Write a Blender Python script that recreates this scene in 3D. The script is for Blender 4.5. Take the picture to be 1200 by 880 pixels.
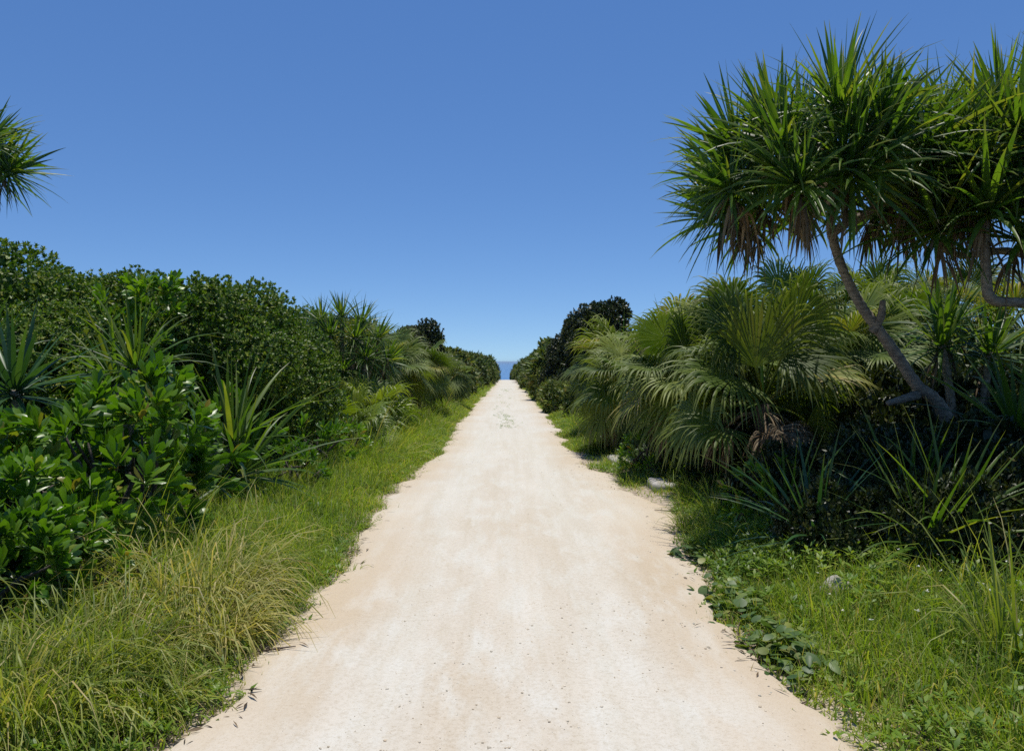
import bpy, math
import numpy as np
from math import radians as R, pi, sin, cos

S = bpy.context.scene
for o in list(bpy.data.objects):
    bpy.data.objects.remove(o)
COL = S.collection

# ------------------------------------------------------------------ camera
CAM_H = 1.65
cam_d = bpy.data.cameras.new('camera')
cam_d.sensor_width = 36.0
cam_d.lens = 28.0
cam_d.clip_start = 0.05
cam_d.clip_end = 60000
cam = bpy.data.objects.new('camera', cam_d)
COL.objects.link(cam)
cam.location = (0, 0, CAM_H)
cam.rotation_euler = (R(90 - 0.98), 0, R(-0.49))
S.camera = cam

# ------------------------------------------------------------------ light
SUN_EL, SUN_AZ = 81.0, 8.0          # azimuth measured from +Y towards +X
w = bpy.data.worlds.new('World')
S.world = w
w.use_nodes = True
nt = w.node_tree
bg = nt.nodes['Background']
sky = nt.nodes.new('ShaderNodeTexSky')
sky.sky_type = 'NISHITA'
sky.sun_disc = False
sky.sun_elevation = R(SUN_EL)
sky.sun_rotation = R(SUN_AZ)
sky.altitude = 0
sky.air_density = 1.0
sky.dust_density = 0.0
sky.ozone_density = 6.0
# look the sky up a little above the true direction: no yellow band at the sea horizon
tcw = nt.nodes.new('ShaderNodeTexCoord')
lift = nt.nodes.new('ShaderNodeVectorMath')
lift.operation = 'MULTIPLY_ADD'
lift.inputs[1].default_value = (1, 1, 1.35)
lift.inputs[2].default_value = (0, 0, 0.08)
nt.links.new(tcw.outputs['Generated'], lift.inputs[0])
unit = nt.nodes.new('ShaderNodeVectorMath')
unit.operation = 'NORMALIZE'
nt.links.new(lift.outputs[0], unit.inputs[0])
nt.links.new(unit.outputs[0], sky.inputs['Vector'])
hs = nt.nodes.new('ShaderNodeHueSaturation')
hs.inputs['Saturation'].default_value = 1.13
hs.inputs['Hue'].default_value = 0.504
nt.links.new(sky.outputs[0], hs.inputs['Color'])
nt.links.new(hs.outputs[0], bg.inputs['Color'])
bg.inputs['Strength'].default_value = 0.124

sun_d = bpy.data.lights.new('sun', 'SUN')
sun_d.energy = 4.2
sun_d.angle = R(0.5)
sun_d.color = (1.0, 0.95, 0.87)
sun = bpy.data.objects.new('sun', sun_d)
COL.objects.link(sun)
sun.rotation_euler = (R(90 - SUN_EL), 0, R(180 - SUN_AZ) )
sun.location = (0, 0, 30)

S.view_settings.view_transform = 'Standard'
S.view_settings.look = 'None'
S.view_settings.exposure = 0.0
S.view_settings.gamma = 1.0
S.view_settings.use_curve_mapping = False
S.cycles.use_denoising = False
S.cycles.max_bounces = 6
S.cycles.diffuse_bounces = 3
S.cycles.glossy_bounces = 2
S.cycles.transmission_bounces = 3
S.cycles.transparent_max_bounces = 4
S.cycles.caustics_reflective = False
S.cycles.caustics_refractive = False
S.cycles.sample_clamp_indirect = 4.0

# ------------------------------------------------------------------ small maths
Z3 = np.array([0., 0., 1.])


def nrm(v):
    return v / np.maximum(np.linalg.norm(v, axis=-1, keepdims=True), 1e-9)


def rng(seed):
    return np.random.default_rng(seed)


def wob(x, y, seed=0):
    """smooth 2-D noise in about -1..1"""
    r = rng(1000 + seed)
    s = 0
    a = 1.0
    f = 0.7
    tot = 0
    for k in range(5):
        th = r.uniform(0, 2 * pi, 3)
        ph = r.uniform(0, 2 * pi, 3)
        for j in range(3):
            s = s + a * np.sin(f * (np.cos(th[j]) * x + np.sin(th[j]) * y) + ph[j]) / 1.7
        tot += a
        a *= 0.6
        f *= 2.1
    return s / tot


def road_left(y):
    return -1.38 + 0.0085 * np.clip(y, 0, 70) + 0.12 * wob(y * 0.8, 0 * y, 3) + 0.11 * wob(y * 4, 0 * y, 13) + 0.04 * wob(y * 11, 0 * y, 15)


def road_right(y):
    bulge = 0.30 * np.exp(-((y - 8.5) / 2.6) ** 2)
    return 1.38 - 0.0045 * np.clip(y, 0, 70) + .10 * np.exp(-((y - 3) / 2.2) ** 2) + bulge - .09 * np.clip(y - 72, 0, 9) + 0.12 * wob(y * 0.8, 0 * y, 4) + 0.11 * wob(y * 4, 0 * y, 14) + 0.04 * wob(y * 11, 0 * y, 16)


def ground_z(x, y):
    """height of the ground: flat track, crest at 70 m, then down to the sea"""
    over = np.maximum(y - 70.0, 0)
    z = -np.minimum(over * over * 0.006, over * 0.30)
    side = np.maximum(np.abs(x) - 1.7, 0)
    z = z + 0.10 * (1 - np.exp(-side * 1.2))
    far = np.maximum(np.abs(x) - 120, 0)
    z = z - far * 0.15
    z = z - np.maximum(-y - 150, 0) * 0.15
    z = np.maximum(z, -14.7)
    return z


# ------------------------------------------------------------------ mesh building
class MB:
    def __init__(self):
        self.V, self.F, self.T, self.n = [], [], [], 0

    def add(self, V, F, T=None):
        V = np.asarray(V, float).reshape(-1, 3)
        F = np.asarray(F, int).reshape(-1, 4)
        if T is None:
            T = np.zeros(len(V))
        self.V.append(V)
        self.F.append(F + self.n)
        self.T.append(np.asarray(T, float).ravel())
        self.n += len(V)
        return self

    def mesh(self, name, mat):
        V = np.concatenate(self.V)
        F = np.concatenate(self.F)
        T = np.concatenate(self.T)
        me = bpy.data.meshes.new(name)
        me.vertices.add(len(V))
        me.vertices.foreach_set('co', V.astype(np.float32).ravel())
        me.loops.add(len(F) * 4)
        me.loops.foreach_set('vertex_index', F.astype(np.int32).ravel())
        me.polygons.add(len(F))
        me.polygons.foreach_set('loop_start', np.arange(0, len(F) * 4, 4, dtype=np.int32))
        me.polygons.foreach_set('use_smooth', np.ones(len(F), dtype=bool))
        at = me.attributes.new('t', 'FLOAT', 'POINT')
        at.data.foreach_set('value', T.astype(np.float32))
        me.update(calc_edges=True)
        me.materials.append(mat)
        return me


def link(name, me, parent=None, loc=None):
    o = bpy.data.objects.new(name, me)
    COL.objects.link(o)
    if parent is not None:
        o.parent = parent
    if loc is not None:
        o.location = loc
    return o


def part(name, mb, mat, parent, label=None):
    o = link(name, mb.mesh(name, mat), parent)
    if label:
        o['label'] = label
    return o


def tag(o, label, cat, group=None):
    o['label'] = label
    o['category'] = cat
    if group:
        o['group'] = group
    return o


def thing(name, label, cat, loc=(0, 0, 0), rz=0., group=None, s=1.):
    o = bpy.data.objects.new(name, None)
    o.empty_display_size = 0.2
    COL.objects.link(o)
    o.location = loc
    o.rotation_euler = (0, 0, rz)
    o.scale = (s, s, s)
    return tag(o, label, cat, group)


def dup(root, loc, rz, s, label, group=None):
    r = root.copy()
    COL.objects.link(r)
    r.location = loc
    r.rotation_euler = (0, 0, rz)
    r.scale = s if isinstance(s, (tuple, list)) else (s, s, s)
    r['label'] = label
    if group:
        r['group'] = group
    elif 'group' in r:
        del r['group']
    for ch in list(root.children):
        c = ch.copy()
        COL.objects.link(c)
        c.parent = r
        for g in list(ch.children):
            d = g.copy()
            COL.objects.link(d)
            d.parent = c
    return r


PROF = {
    'strap': lambda t: np.minimum(1.0, (1.02 - t) * 1.7) ** 0.9 * (0.8 + 0.2 * np.minimum(t * 6, 1)),
    'grass': lambda t: (1.03 - t) ** 0.7,
    'oval': lambda t: np.clip(np.sin(pi * np.clip(t * 0.92 + 0.05, 0, 1)), .08, 1),
    'obov': lambda t: np.interp(t, [0, .15, .4, .65, .82, .94, 1.0], [.14, .28, .62, .95, 1.0, .72, .15]),
    'round': lambda t: np.interp(t, [0, .12, .35, .6, .85, 1.0], [.35, .8, 1.0, .95, .65, .1]),
}


def strips(base, d0, L, W, droop, seg=5, prof='strap', k=3, fold=0.35, side=None, dpow=1.6, twist=None, t0=0.0):
    """N tapering leaves that start at base along d0 and bend down; returns verts, quads and the 0..1 position along each leaf"""
    base = np.asarray(base, float)
    N = len(base)
    d0 = nrm(np.asarray(d0, float))
    L = np.broadcast_to(np.asarray(L, float), (N,))
    W = np.broadcast_to(np.asarray(W, float), (N,))
    droop = np.broadcast_to(np.asarray(droop, float), (N,))
    if side is None:
        side = np.cross(d0, Z3) + 1e-4
    side = nrm(side)
    ts = np.linspace(0, 1, seg + 1)
    pos = base.copy()
    V = np.zeros((N, seg + 1, k, 3))
    wt = PROF[prof](ts)
    for i, t in enumerate(ts):
        if i:
            tm = (ts[i] + ts[i - 1]) / 2
            d = nrm(d0 + (droop * tm ** dpow)[:, None] * np.array([0, 0, -1.]))
            pos = pos + d * (L / seg)[:, None]
        d = nrm(d0 + (droop * t ** dpow)[:, None] * np.array([0, 0, -1.]))
        s = nrm(side - (side * d).sum(-1, keepdims=True) * d)
        n = np.cross(s, d)
        if twist is not None:
            a = (twist * t)[:, None]
            s, n = s * np.cos(a) + n * np.sin(a), n * np.cos(a) - s * np.sin(a)
        hw = (W * wt[i] / 2)[:, None]
        if k == 3:
            V[:, i, 0] = pos + s * hw + n * hw * fold
            V[:, i, 1] = pos
            V[:, i, 2] = pos - s * hw + n * hw * fold
        else:
            V[:, i, 0] = pos + s * hw
            V[:, i, 1] = pos - s * hw
    m = k * (seg + 1)
    f = []
    for i in range(seg):
        for j in range(k - 1):
            f.append([i * k + j, i * k + j + 1, (i + 1) * k + j + 1, (i + 1) * k + j])
    f = np.array(f)
    F = (np.arange(N) * m)[:, None, None] + f[None]
    T = np.broadcast_to(np.repeat(ts, k)[None], (N, m))
    return V.reshape(-1, 3), F.reshape(-1, 4), t0 + (1 - t0) * T.reshape(-1)


def tube(pts, rad, nside=8, ring=0.0, rings=0, seed=0, sub=6):
    """a closed tapering tube through pts (Catmull-Rom), with optional ring scars"""
    pts = np.asarray(pts, float)
    rad = np.asarray(rad, float)
    n = len(pts)
    P = np.vstack([2 * pts[0] - pts[1], pts, 2 * pts[-1] - pts[-2]])
    out, rr = [], []
    for i in range(n - 1):
        for s in range(sub):
            t = s / sub
            p0, p1, p2, p3 = P[i], P[i + 1], P[i + 2], P[i + 3]
            out.append(0.5 * ((2 * p1) + (-p0 + p2) * t + (2 * p0 - 5 * p1 + 4 * p2 - p3) * t * t + (-p0 + 3 * p1 - 3 * p2 + p3) * t ** 3))
            rr.append(rad[i] * (1 - t) + rad[i + 1] * t)
    out.append(pts[-1])
    rr.append(rad[-1])
    out = np.array(out)
    rr = np.array(rr)
    M = len(out)
    d = np.zeros_like(out)
    d[1:-1] = out[2:] - out[:-2]
    d[0] = out[1] - out[0]
    d[-1] = out[-1] - out[-2]
    d = nrm(d)
    u = np.cross(d[0], [0.31, 0.9, 0.2])
    V = []
    r_ = rng(seed)
    for i in range(M):
        u = u - d[i] * u.dot(d[i])
        u = u / np.linalg.norm(u)
        v = np.cross(d[i], u)
        a = np.arange(nside) * 2 * pi / nside
        q = rr[i] * (1 + (ring * ((i % 2) * 2 - 1)) + r_.uniform(-.05, .05, nside))
        V.append(out[i] + (np.cos(a) * q)[:, None] * u + (np.sin(a) * q)[:, None] * v)
    V.append(np.repeat(out[:1], nside, 0) - d[0] * rr[0] * .3)
    V.append(np.repeat(out[-1:], nside, 0) + d[-1] * rr[-1] * .3)
    V = np.concatenate(V)
    F = []
    order = [M] + list(range(M)) + [M + 1]
    for a, b in zip(order[:-1], order[1:]):
        for j in range(nside):
            F.append([a * nside + j, a * nside + (j + 1) % nside, b * nside + (j + 1) % nside, b * nside + j])
    T = np.concatenate([np.repeat(np.linspace(0, 1, M), nside), np.zeros(nside), np.ones(nside)])
    return V, np.array(F), T


# ------------------------------------------------------------------ materials
def new_mat(name):
    m = bpy.data.materials.new(name)
    m.use_nodes = True
    nt = m.node_tree
    nt.nodes.clear()
    out = nt.nodes.new('ShaderNodeOutputMaterial')
    return m, nt, out


def rgba(c):
    return (c[0], c[1], c[2], 1)


def ramp(nt, src, stops, interp='LINEAR'):
    r = nt.nodes.new('ShaderNodeValToRGB')
    r.color_ramp.interpolation = interp
    el = r.color_ramp.elements
    while len(el) > 1:
        el.remove(el[0])
    el[0].position, el[0].color = stops[0][0], rgba(stops[0][1])
    for p, c in stops[1:]:
        e = el.new(p)
        e.color = rgba(c)
    nt.links.new(src, r.inputs[0])
    return r.outputs[0]


def mixc(nt, fac, a, b, mode='MIX'):
    n = nt.nodes.new('ShaderNodeMix')
    n.data_type = 'RGBA'
    n.blend_type = mode
    for sock, v in ((n.inputs[0], fac), (n.inputs[6], a), (n.inputs[7], b)):
        if hasattr(v, 'links'):
            nt.links.new(v, sock)
        elif isinstance(v, (int, float)):
            sock.default_value = v
        else:
            sock.default_value = rgba(v)
    return n.outputs[2]


def leaf_mat(name, stops, rough=0.4, trans=0.25, tcol=None, tip=None, spec=0.5, vary=0.35, scale=3.0, whole=0.0):
    """foliage: every leaf its own tone (random per island), tips dried, light passing through"""
    m, nt, out = new_mat(name)
    geo = nt.nodes.new('ShaderNodeNewGeometry')
    oi = nt.nodes.new('ShaderNodeObjectInfo')
    rnd = geo.outputs['Random Per Island']
    if whole:            # tone mostly shared by the whole leaf, a little by its segments
        mx_ = nt.nodes.new('ShaderNodeMix')
        mx_.inputs[0].default_value = whole
        nt.links.new(geo.outputs['Random Per Island'], mx_.inputs[2])
        nt.links.new(oi.outputs['Random'], mx_.inputs[3])
        rnd = mx_.outputs[0]
    col = ramp(nt, rnd, stops)
    tint = ramp(nt, oi.outputs['Random'], [(0, (1 - vary * .55, 1 - vary * .5, 1 - vary * .3)), (.5, (1, 1, 1)), (1, (1 + vary * .5, 1 + vary * .25, 1))])
    col = mixc(nt, 1.0, col, tint, 'MULTIPLY')
    tc = nt.nodes.new('ShaderNodeTexCoord')
    nz = nt.nodes.new('ShaderNodeTexNoise')
    nz.inputs['Scale'].default_value = scale
    nz.inputs['Detail'].default_value = 2
    nt.links.new(tc.outputs['Object'], nz.inputs['Vector'])
    var = ramp(nt, nz.outputs['Fac'], [(.3, (.72, .78, .8)), (.7, (1.25, 1.15, 1.0))])
    col = mixc(nt, 1.0, col, var, 'MULTIPLY')
    if tip:
        at = nt.nodes.new('ShaderNodeAttribute')
        at.attribute_name = 't'
        f = ramp(nt, at.outputs['Fac'], [(tip[0], (0, 0, 0)), (1.0, (tip[1],) * 3)])
        col = mixc(nt, f, col, tip[2])
    pb = nt.nodes.new('ShaderNodeBsdfPrincipled')
    pb.inputs['Roughness'].default_value = rough
    pb.inputs['Specular IOR Level'].default_value = spec
    nt.links.new(col, pb.inputs['Base Color'])
    tr = nt.nodes.new('ShaderNodeBsdfTranslucent')
    tm = mixc(nt, 1.0, col, tcol or (1.5, 1.5, .5), 'MULTIPLY')
    nt.links.new(tm, tr.inputs['Color'])
    mx = nt.nodes.new('ShaderNodeMixShader')
    mx.inputs[0].default_value = trans
    nt.links.new(pb.outputs[0], mx.inputs[1])
    nt.links.new(tr.outputs[0], mx.inputs[2])
    nt.links.new(mx.outputs[0], out.inputs['Surface'])
    return m


def bark_mat(name, c0, c1, scale=12, rough=0.85, stretch=(1, 1, 3), bump=0.4):
    m, nt, out = new_mat(name)
    tc = nt.nodes.new('ShaderNodeTexCoord')
    mp = nt.nodes.new('ShaderNodeMapping')
    mp.inputs['Scale'].default_value = stretch
    nt.links.new(tc.outputs['Object'], mp.inputs['Vector'])
    nz = nt.nodes.new('ShaderNodeTexNoise')
    nz.inputs['Scale'].default_value = scale
    nz.inputs['Detail'].default_value = 6
    nt.links.new(mp.outputs[0], nz.inputs['Vector'])
    col = ramp(nt, nz.outputs['Fac'], [(.32, c0), (.68, c1)])
    pb = nt.nodes.new('ShaderNodeBsdfPrincipled')
    pb.inputs['Roughness'].default_value = rough
    nt.links.new(col, pb.inputs['Base Color'])
    b = nt.nodes.new('ShaderNodeBump')
    b.inputs['Strength'].default_value = bump
    b.inputs['Distance'].default_value = 0.02
    nt.links.new(nz.outputs['Fac'], b.inputs['Height'])
    nt.links.new(b.outputs[0], pb.inputs['Normal'])
    nt.links.new(pb.outputs[0], out.inputs['Surface'])
    return m


DRY = (.26, .20, .10)
M = {}
M['pandan'] = leaf_mat('screw_pine_leaf', [(0, (.045, .10, .018)), (.5, (.09, .175, .025)), (.85, (.155, .235, .034)), (.94, (.2, .22, .045)), (.98, (.28, .21, .09))],
                       rough=.4, trans=.42, tip=(.75, .6, (.26, .23, .09)), spec=.4, tcol=(1.6, 1.7, .45))
M['pandan_blue'] = leaf_mat('screw_pine_leaf_blue', [(0, (.022, .07, .026)), (.6, (.04, .11, .034)), (1, (.07, .15, .04))], rough=.36, trans=.28, tip=(.8, .4, (.2, .18, .08)))
M['palm'] = leaf_mat('fan_palm_leaf', [(0, (.055, .10, .014)), (.5, (.115, .17, .024)), (.82, (.19, .24, .038)), (.93, (.26, .24, .07)), (1, (.28, .22, .11))],
                     rough=.5, trans=.26, tip=(.55, .5, (.32, .33, .11)), vary=.35, tcol=(1.35, 1.6, .4), spec=.28, whole=.78)
M['palm_young'] = leaf_mat('fan_palm_young_leaf', [(0, (.10, .17, .02)), (.6, (.17, .24, .03)), (1, (.24, .28, .05))], rough=.42, trans=.36, tip=(.8, .4, (.3, .28, .12)), tcol=(1.6, 1.7, .4), whole=.6)
M['dead'] = leaf_mat('dead_frond', [(0, (.10, .072, .045)), (.5, (.2, .155, .10)), (1, (.33, .27, .19))], rough=.7, trans=.12, tcol=(1.2, 1.0, .7), spec=.25)
M['naupaka'] = leaf_mat('broad_leaf', [(0, (.065, .15, .014)), (.5, (.115, .235, .02)), (.9, (.17, .29, .03)), (.97, (.24, .25, .05)), (1, (.30, .2, .05))], rough=.36, trans=.3, tcol=(1.5, 1.8, .3), scale=2.)
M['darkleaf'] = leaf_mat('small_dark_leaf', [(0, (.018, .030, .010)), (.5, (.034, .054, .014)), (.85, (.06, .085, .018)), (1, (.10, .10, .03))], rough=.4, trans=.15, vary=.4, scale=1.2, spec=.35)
M['midleaf'] = leaf_mat('small_green_leaf', [(0, (.045, .095, .012)), (.5, (.105, .185, .02)), (.85, (.20, .28, .032)), (1, (.31, .31, .05))], rough=.5, trans=.2, tcol=(1.3, 1.7, .4), vary=.15, scale=1.5, spec=.35)
M['hedge'] = leaf_mat('hedge_leaf', [(0, (.055, .095, .015)), (.5, (.11, .175, .03)), (.85, (.19, .24, .05)), (1, (.26, .23, .08))], rough=.45, trans=.16, vary=.5, scale=2., spec=.35)
M['grass'] = leaf_mat('grass_blade', [(0, (.13, .22, .026)), (.5, (.23, .33, .042)), (.85, (.33, .38, .08)), (.94, (.42, .37, .15)), (1, (.48, .38, .2))], rough=.5, trans=.45, spec=.3, vary=0., scale=.9, tcol=(1.4, 1.5, .4))
M['weed'] = leaf_mat('weed_leaf', [(0, (.09, .18, .022)), (.6, (.16, .27, .032)), (1, (.25, .33, .06))], rough=.45, trans=.36, spec=.35, vary=0., scale=1.)
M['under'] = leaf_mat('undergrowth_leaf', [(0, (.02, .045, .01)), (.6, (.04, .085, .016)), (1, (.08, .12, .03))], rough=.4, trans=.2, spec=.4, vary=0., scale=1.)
M['drygrass'] = leaf_mat('dry_grass_blade', [(0, (.24, .28, .05)), (.35, (.35, .37, .09)), (.7, (.49, .46, .16)), (1, (.6, .5, .26))], rough=.5, trans=.4, spec=.3, vary=.1, scale=5., tip=(.6, .5, (.5, .40, .2)), tcol=(1.2, 1.2, .5))
M['tallgrass'] = leaf_mat('tussock_blade', [(0, (.15, .21, .028)), (.5, (.27, .33, .06)), (.85, (.38, .39, .11)), (1, (.48, .40, .17))], rough=.45, trans=.4, spec=.35, vary=.2, scale=4., tcol=(1.3, 1.4, .4))
M['creeper'] = leaf_mat('creeper_leaf', [(0, (.07, .14, .03)), (.5, (.12, .20, .045)), (.8, (.20, .27, .06)), (1, (.30, .27, .07))], rough=.5, trans=.3, scale=5.)
M['bark'] = bark_mat('screw_pine_bark', (.15, .12, .09), (.36, .30, .225), 14)
M['stem'] = bark_mat('shrub_stem', (.035, .028, .02), (.10, .08, .06), 20)
M['palmtrunk'] = bark_mat('palm_trunk_fibre', (.045, .033, .022), (.15, .11, .075), 30, stretch=(1, 1, .3))
M['twig'] = bark_mat('dry_twig', (.06, .042, .03), (.17, .12, .085), 30)
M['litter'] = leaf_mat('leaf_litter', [(0, (.03, .022, .015)), (.6, (.075, .055, .035)), (1, (.18, .13, .08))], rough=.8, trans=.05, spec=.15, vary=0.)


def ground_mat():
    m, nt, out = new_mat('ground_soil')
    tc = nt.nodes.new('ShaderNodeTexCoord')
    n1 = nt.nodes.new('ShaderNodeTexNoise')
    n1.inputs['Scale'].default_value = 1.3
    n1.inputs['Detail'].default_value = 8
    nt.links.new(tc.outputs['Object'], n1.inputs['Vector'])
    n2 = nt.nodes.new('ShaderNodeTexNoise')
    n2.inputs['Scale'].default_value = 25
    n2.inputs['Detail'].default_value = 5
    nt.links.new(tc.outputs['Object'], n2.inputs['Vector'])
    soil = ramp(nt, n2.outputs['Fac'], [(.3, (.045, .035, .024)), (.55, (.10, .08, .055)), (.75, (.2, .165, .12))])
    sand = ramp(nt, n2.outputs['Fac'], [(.3, (.30, .24, .17)), (.6, (.48, .40, .30)), (.75, (.58, .50, .40))])
    at = nt.nodes.new('ShaderNodeAttribute')
    at.attribute_name = 't'
    add = nt.nodes.new('ShaderNodeMath')
    add.operation = 'MULTIPLY_ADD'
    nt.links.new(n1.outputs['Fac'], add.inputs[0])
    add.inputs[1].default_value = .7
    nt.links.new(at.outputs['Fac'], add.inputs[2])
    f = ramp(nt, add.outputs[0], [(.75, (0, 0, 0)), (1.1 / 1.2, (1, 1, 1))])
    neg = nt.nodes.new('ShaderNodeMath')
    neg.operation = 'MULTIPLY'
    neg.inputs[1].default_value = -1
    nt.links.new(at.outputs['Fac'], neg.inputs[0])
    cover = ramp(nt, n2.outputs['Fac'], [(.35, (.03, .045, .014)), (.6, (.06, .085, .025)), (.75, (.10, .12, .04))])
    col = mixc(nt, f, soil, sand)
    gf = ramp(nt, neg.outputs[0], [(0, (0, 0, 0)), (.8, (1, 1, 1))])
    col = mixc(nt, gf, col, cover)
    pb = nt.nodes.new('ShaderNodeBsdfPrincipled')
    pb.inputs['Roughness'].default_value = .95
    pb.inputs['Specular IOR Level'].default_value = .15
    nt.links.new(col, pb.inputs['Base Color'])
    b = nt.nodes.new('ShaderNodeBump')
    b.inputs['Strength'].default_value = .6
    b.inputs['Distance'].default_value = .03
    nt.links.new(n2.outputs['Fac'], b.inputs['Height'])
    nt.links.new(b.outputs[0], pb.inputs['Normal'])
    nt.links.new(pb.outputs[0], out.inputs['Surface'])
    return m


def noise(nt, vec, scale, detail=4, stretch=None, rough=.5):
    if stretch:
        mp = nt.nodes.new('ShaderNodeMapping')
        mp.inputs['Scale'].default_value = stretch
        nt.links.new(vec, mp.inputs['Vector'])
        vec = mp.outputs[0]
    n = nt.nodes.new('ShaderNodeTexNoise')
    n.inputs['Scale'].default_value = scale
    n.inputs['Detail'].default_value = detail
    n.inputs['Roughness'].default_value = rough
    nt.links.new(vec, n.inputs['Vector'])
    return n.outputs['Fac']


def road_mat():
    m, nt, out = new_mat('coral_sand_track')
    tc = nt.nodes.new('ShaderNodeTexCoord')
    v = tc.outputs['Object']
    big = noise(nt, v, .8, 5, (1.2, .35, 1))
    mid = noise(nt, v, 3.0, 6, (1.6, .5, 1), .6)
    fine = noise(nt, v, 40, 5, None, .65)
    grit = noise(nt, v, 140, 3)
    at = nt.nodes.new('ShaderNodeAttribute')
    at.attribute_name = 't'
    tan = (.53, .44, .315)
    cream = (.58, .515, .41)
    white = (.63, .605, .525)
    c = ramp(nt, big, [(.34, tan), (.5, cream), (.66, (.655, .61, .515))])
    pale = ramp(nt, mid, [(.47, (0, 0, 0)), (.64, (.8, .8, .8))])
    c = mixc(nt, pale, c, white)
    # compacted white wheel tracks, and whiter all over farther down the road
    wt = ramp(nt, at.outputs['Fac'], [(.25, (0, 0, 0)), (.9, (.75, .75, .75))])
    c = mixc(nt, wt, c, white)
    spk = ramp(nt, fine, [(.28, (.86, .83, .78)), (.50, (1, 1, 1)), (.75, (1.06, 1.06, 1.06))])
    c = mixc(nt, 1., c, spk, 'MULTIPLY')
    gr = ramp(nt, grit, [(.32, (.84, .81, .76)), (.44, (1, 1, 1))])
    # long tyre streaks
    stk = noise(nt, v, 9, 3, (1, .05, 1), .6)
    sk = ramp(nt, stk, [(.36, (.97, .96, .94)), (.5, (1, 1, 1)), (.66, (1.025, 1.025, 1.03))])
    c = mixc(nt, 1., c, sk, 'MULTIPLY')
    # warm sandy margins
    ed = nt.nodes.new('ShaderNodeAttribute')
    ed.attribute_name = 'edge'
    ef = ramp(nt, ed.outputs['Fac'], [(.15, (0, 0, 0)), (1.0, (.8, .8, .8))])
    c = mixc(nt, ef, c, (.56, .455, .32))
    c = mixc(nt, 1., c, gr, 'MULTIPLY')
    pb = nt.nodes.new('ShaderNodeBsdfPrincipled')
    pb.inputs['Roughness'].default_value = .92
    pb.inputs['Specular IOR Level'].default_value = .2
    nt.links.new(c, pb.inputs['Base Color'])
    b = nt.nodes.new('ShaderNodeBump')
    b.inputs['Strength'].default_value = .45
    b.inputs['Distance'].default_value = .010
    ad = nt.nodes.new('ShaderNodeMath')
    ad.operation = 'MULTIPLY_ADD'
    nt.links.new(mid, ad.inputs[0])
    ad.inputs[1].default_value = 1.5
    nt.links.new(fine, ad.inputs[2])
    nt.links.new(ad.outputs[0], b.inputs['Height'])
    nt.links.new(b.outputs[0], pb.inputs['Normal'])
    nt.links.new(pb.outputs[0], out.inputs['Surface'])
    return m


def stone_mat(name, c0, c1):
    return bark_mat(name, c0, c1, 9, .9, (1, 1, 1), .5)


def sea_mat():
    m, nt, out = new_mat('sea_water')
    tc = nt.nodes.new('ShaderNodeTexCoord')
    f = noise(nt, tc.outputs['Object'], .05, 6, (1, .3, 1))
    c = ramp(nt, f, [(.3, (.05, .15, .32)), (.7, (.07, .19, .37))])
    pb = nt.nodes.new('ShaderNodeBsdfPrincipled')
    pb.inputs['Roughness'].default_value = .22
    nt.links.new(c, pb.inputs['Base Color'])
    b = nt.nodes.new('ShaderNodeBump')
    b.inputs['Strength'].default_value = .15
    b.inputs['Distance'].default_value = .3
    nt.links.new(f, b.inputs['Height'])
    nt.links.new(b.outputs[0], pb.inputs['Normal'])
    nt.links.new(pb.outputs[0], out.inputs['Surface'])
    return m


# ------------------------------------------------------------------ ground, road, sea
def grid(xs, ys, zf, tf):
    X, Y = np.meshgrid(xs, ys)
    V = np.stack([X, Y, zf(X, Y)], -1).reshape(-1, 3)
    nx, ny = len(xs), len(ys)
    i = np.arange((ny - 1) * (nx - 1))
    r, c = i // (nx - 1), i % (nx - 1)
    a = r * nx + c
    F = np.stack([a, a + 1, a + nx + 1, a + nx], -1)
    return V, F, tf(X, Y).ravel()


def edge_dist(X, Y):
    return np.maximum(road_left(Y) - X, X - road_right(Y))


gx = np.unique(np.concatenate([np.linspace(-260, -12, 26), np.linspace(-12, -4, 21), np.linspace(-4, 4, 81), np.linspace(4, 12, 21), np.linspace(12, 260, 26)]))
gy = np.unique(np.concatenate([np.linspace(-300, -6, 30), np.linspace(-6, 16, 111), np.linspace(16, 70, 109), np.linspace(70, 90, 21), np.linspace(90, 200, 23)]))


def g_t(X, Y):
    e = edge_dist(X, Y)
    sandy = np.clip(1 - e / .55, 0, 1)
    sandy = np.where((X > 0) & (Y > 7) & (Y < 15), np.clip(1 - e / 1.1, 0, 1), sandy)
    return np.clip(sandy, 0, 1) * .75 - np.clip((e - 6) / 4, 0, 1)


mb = MB().add(*grid(gx, gy, lambda x, y: ground_z(x, y) + .012 * wob(x * 3, y * 3, 8), g_t))
ground = link('ground', mb.mesh('ground', ground_mat()))
ground['kind'] = 'structure'


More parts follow.
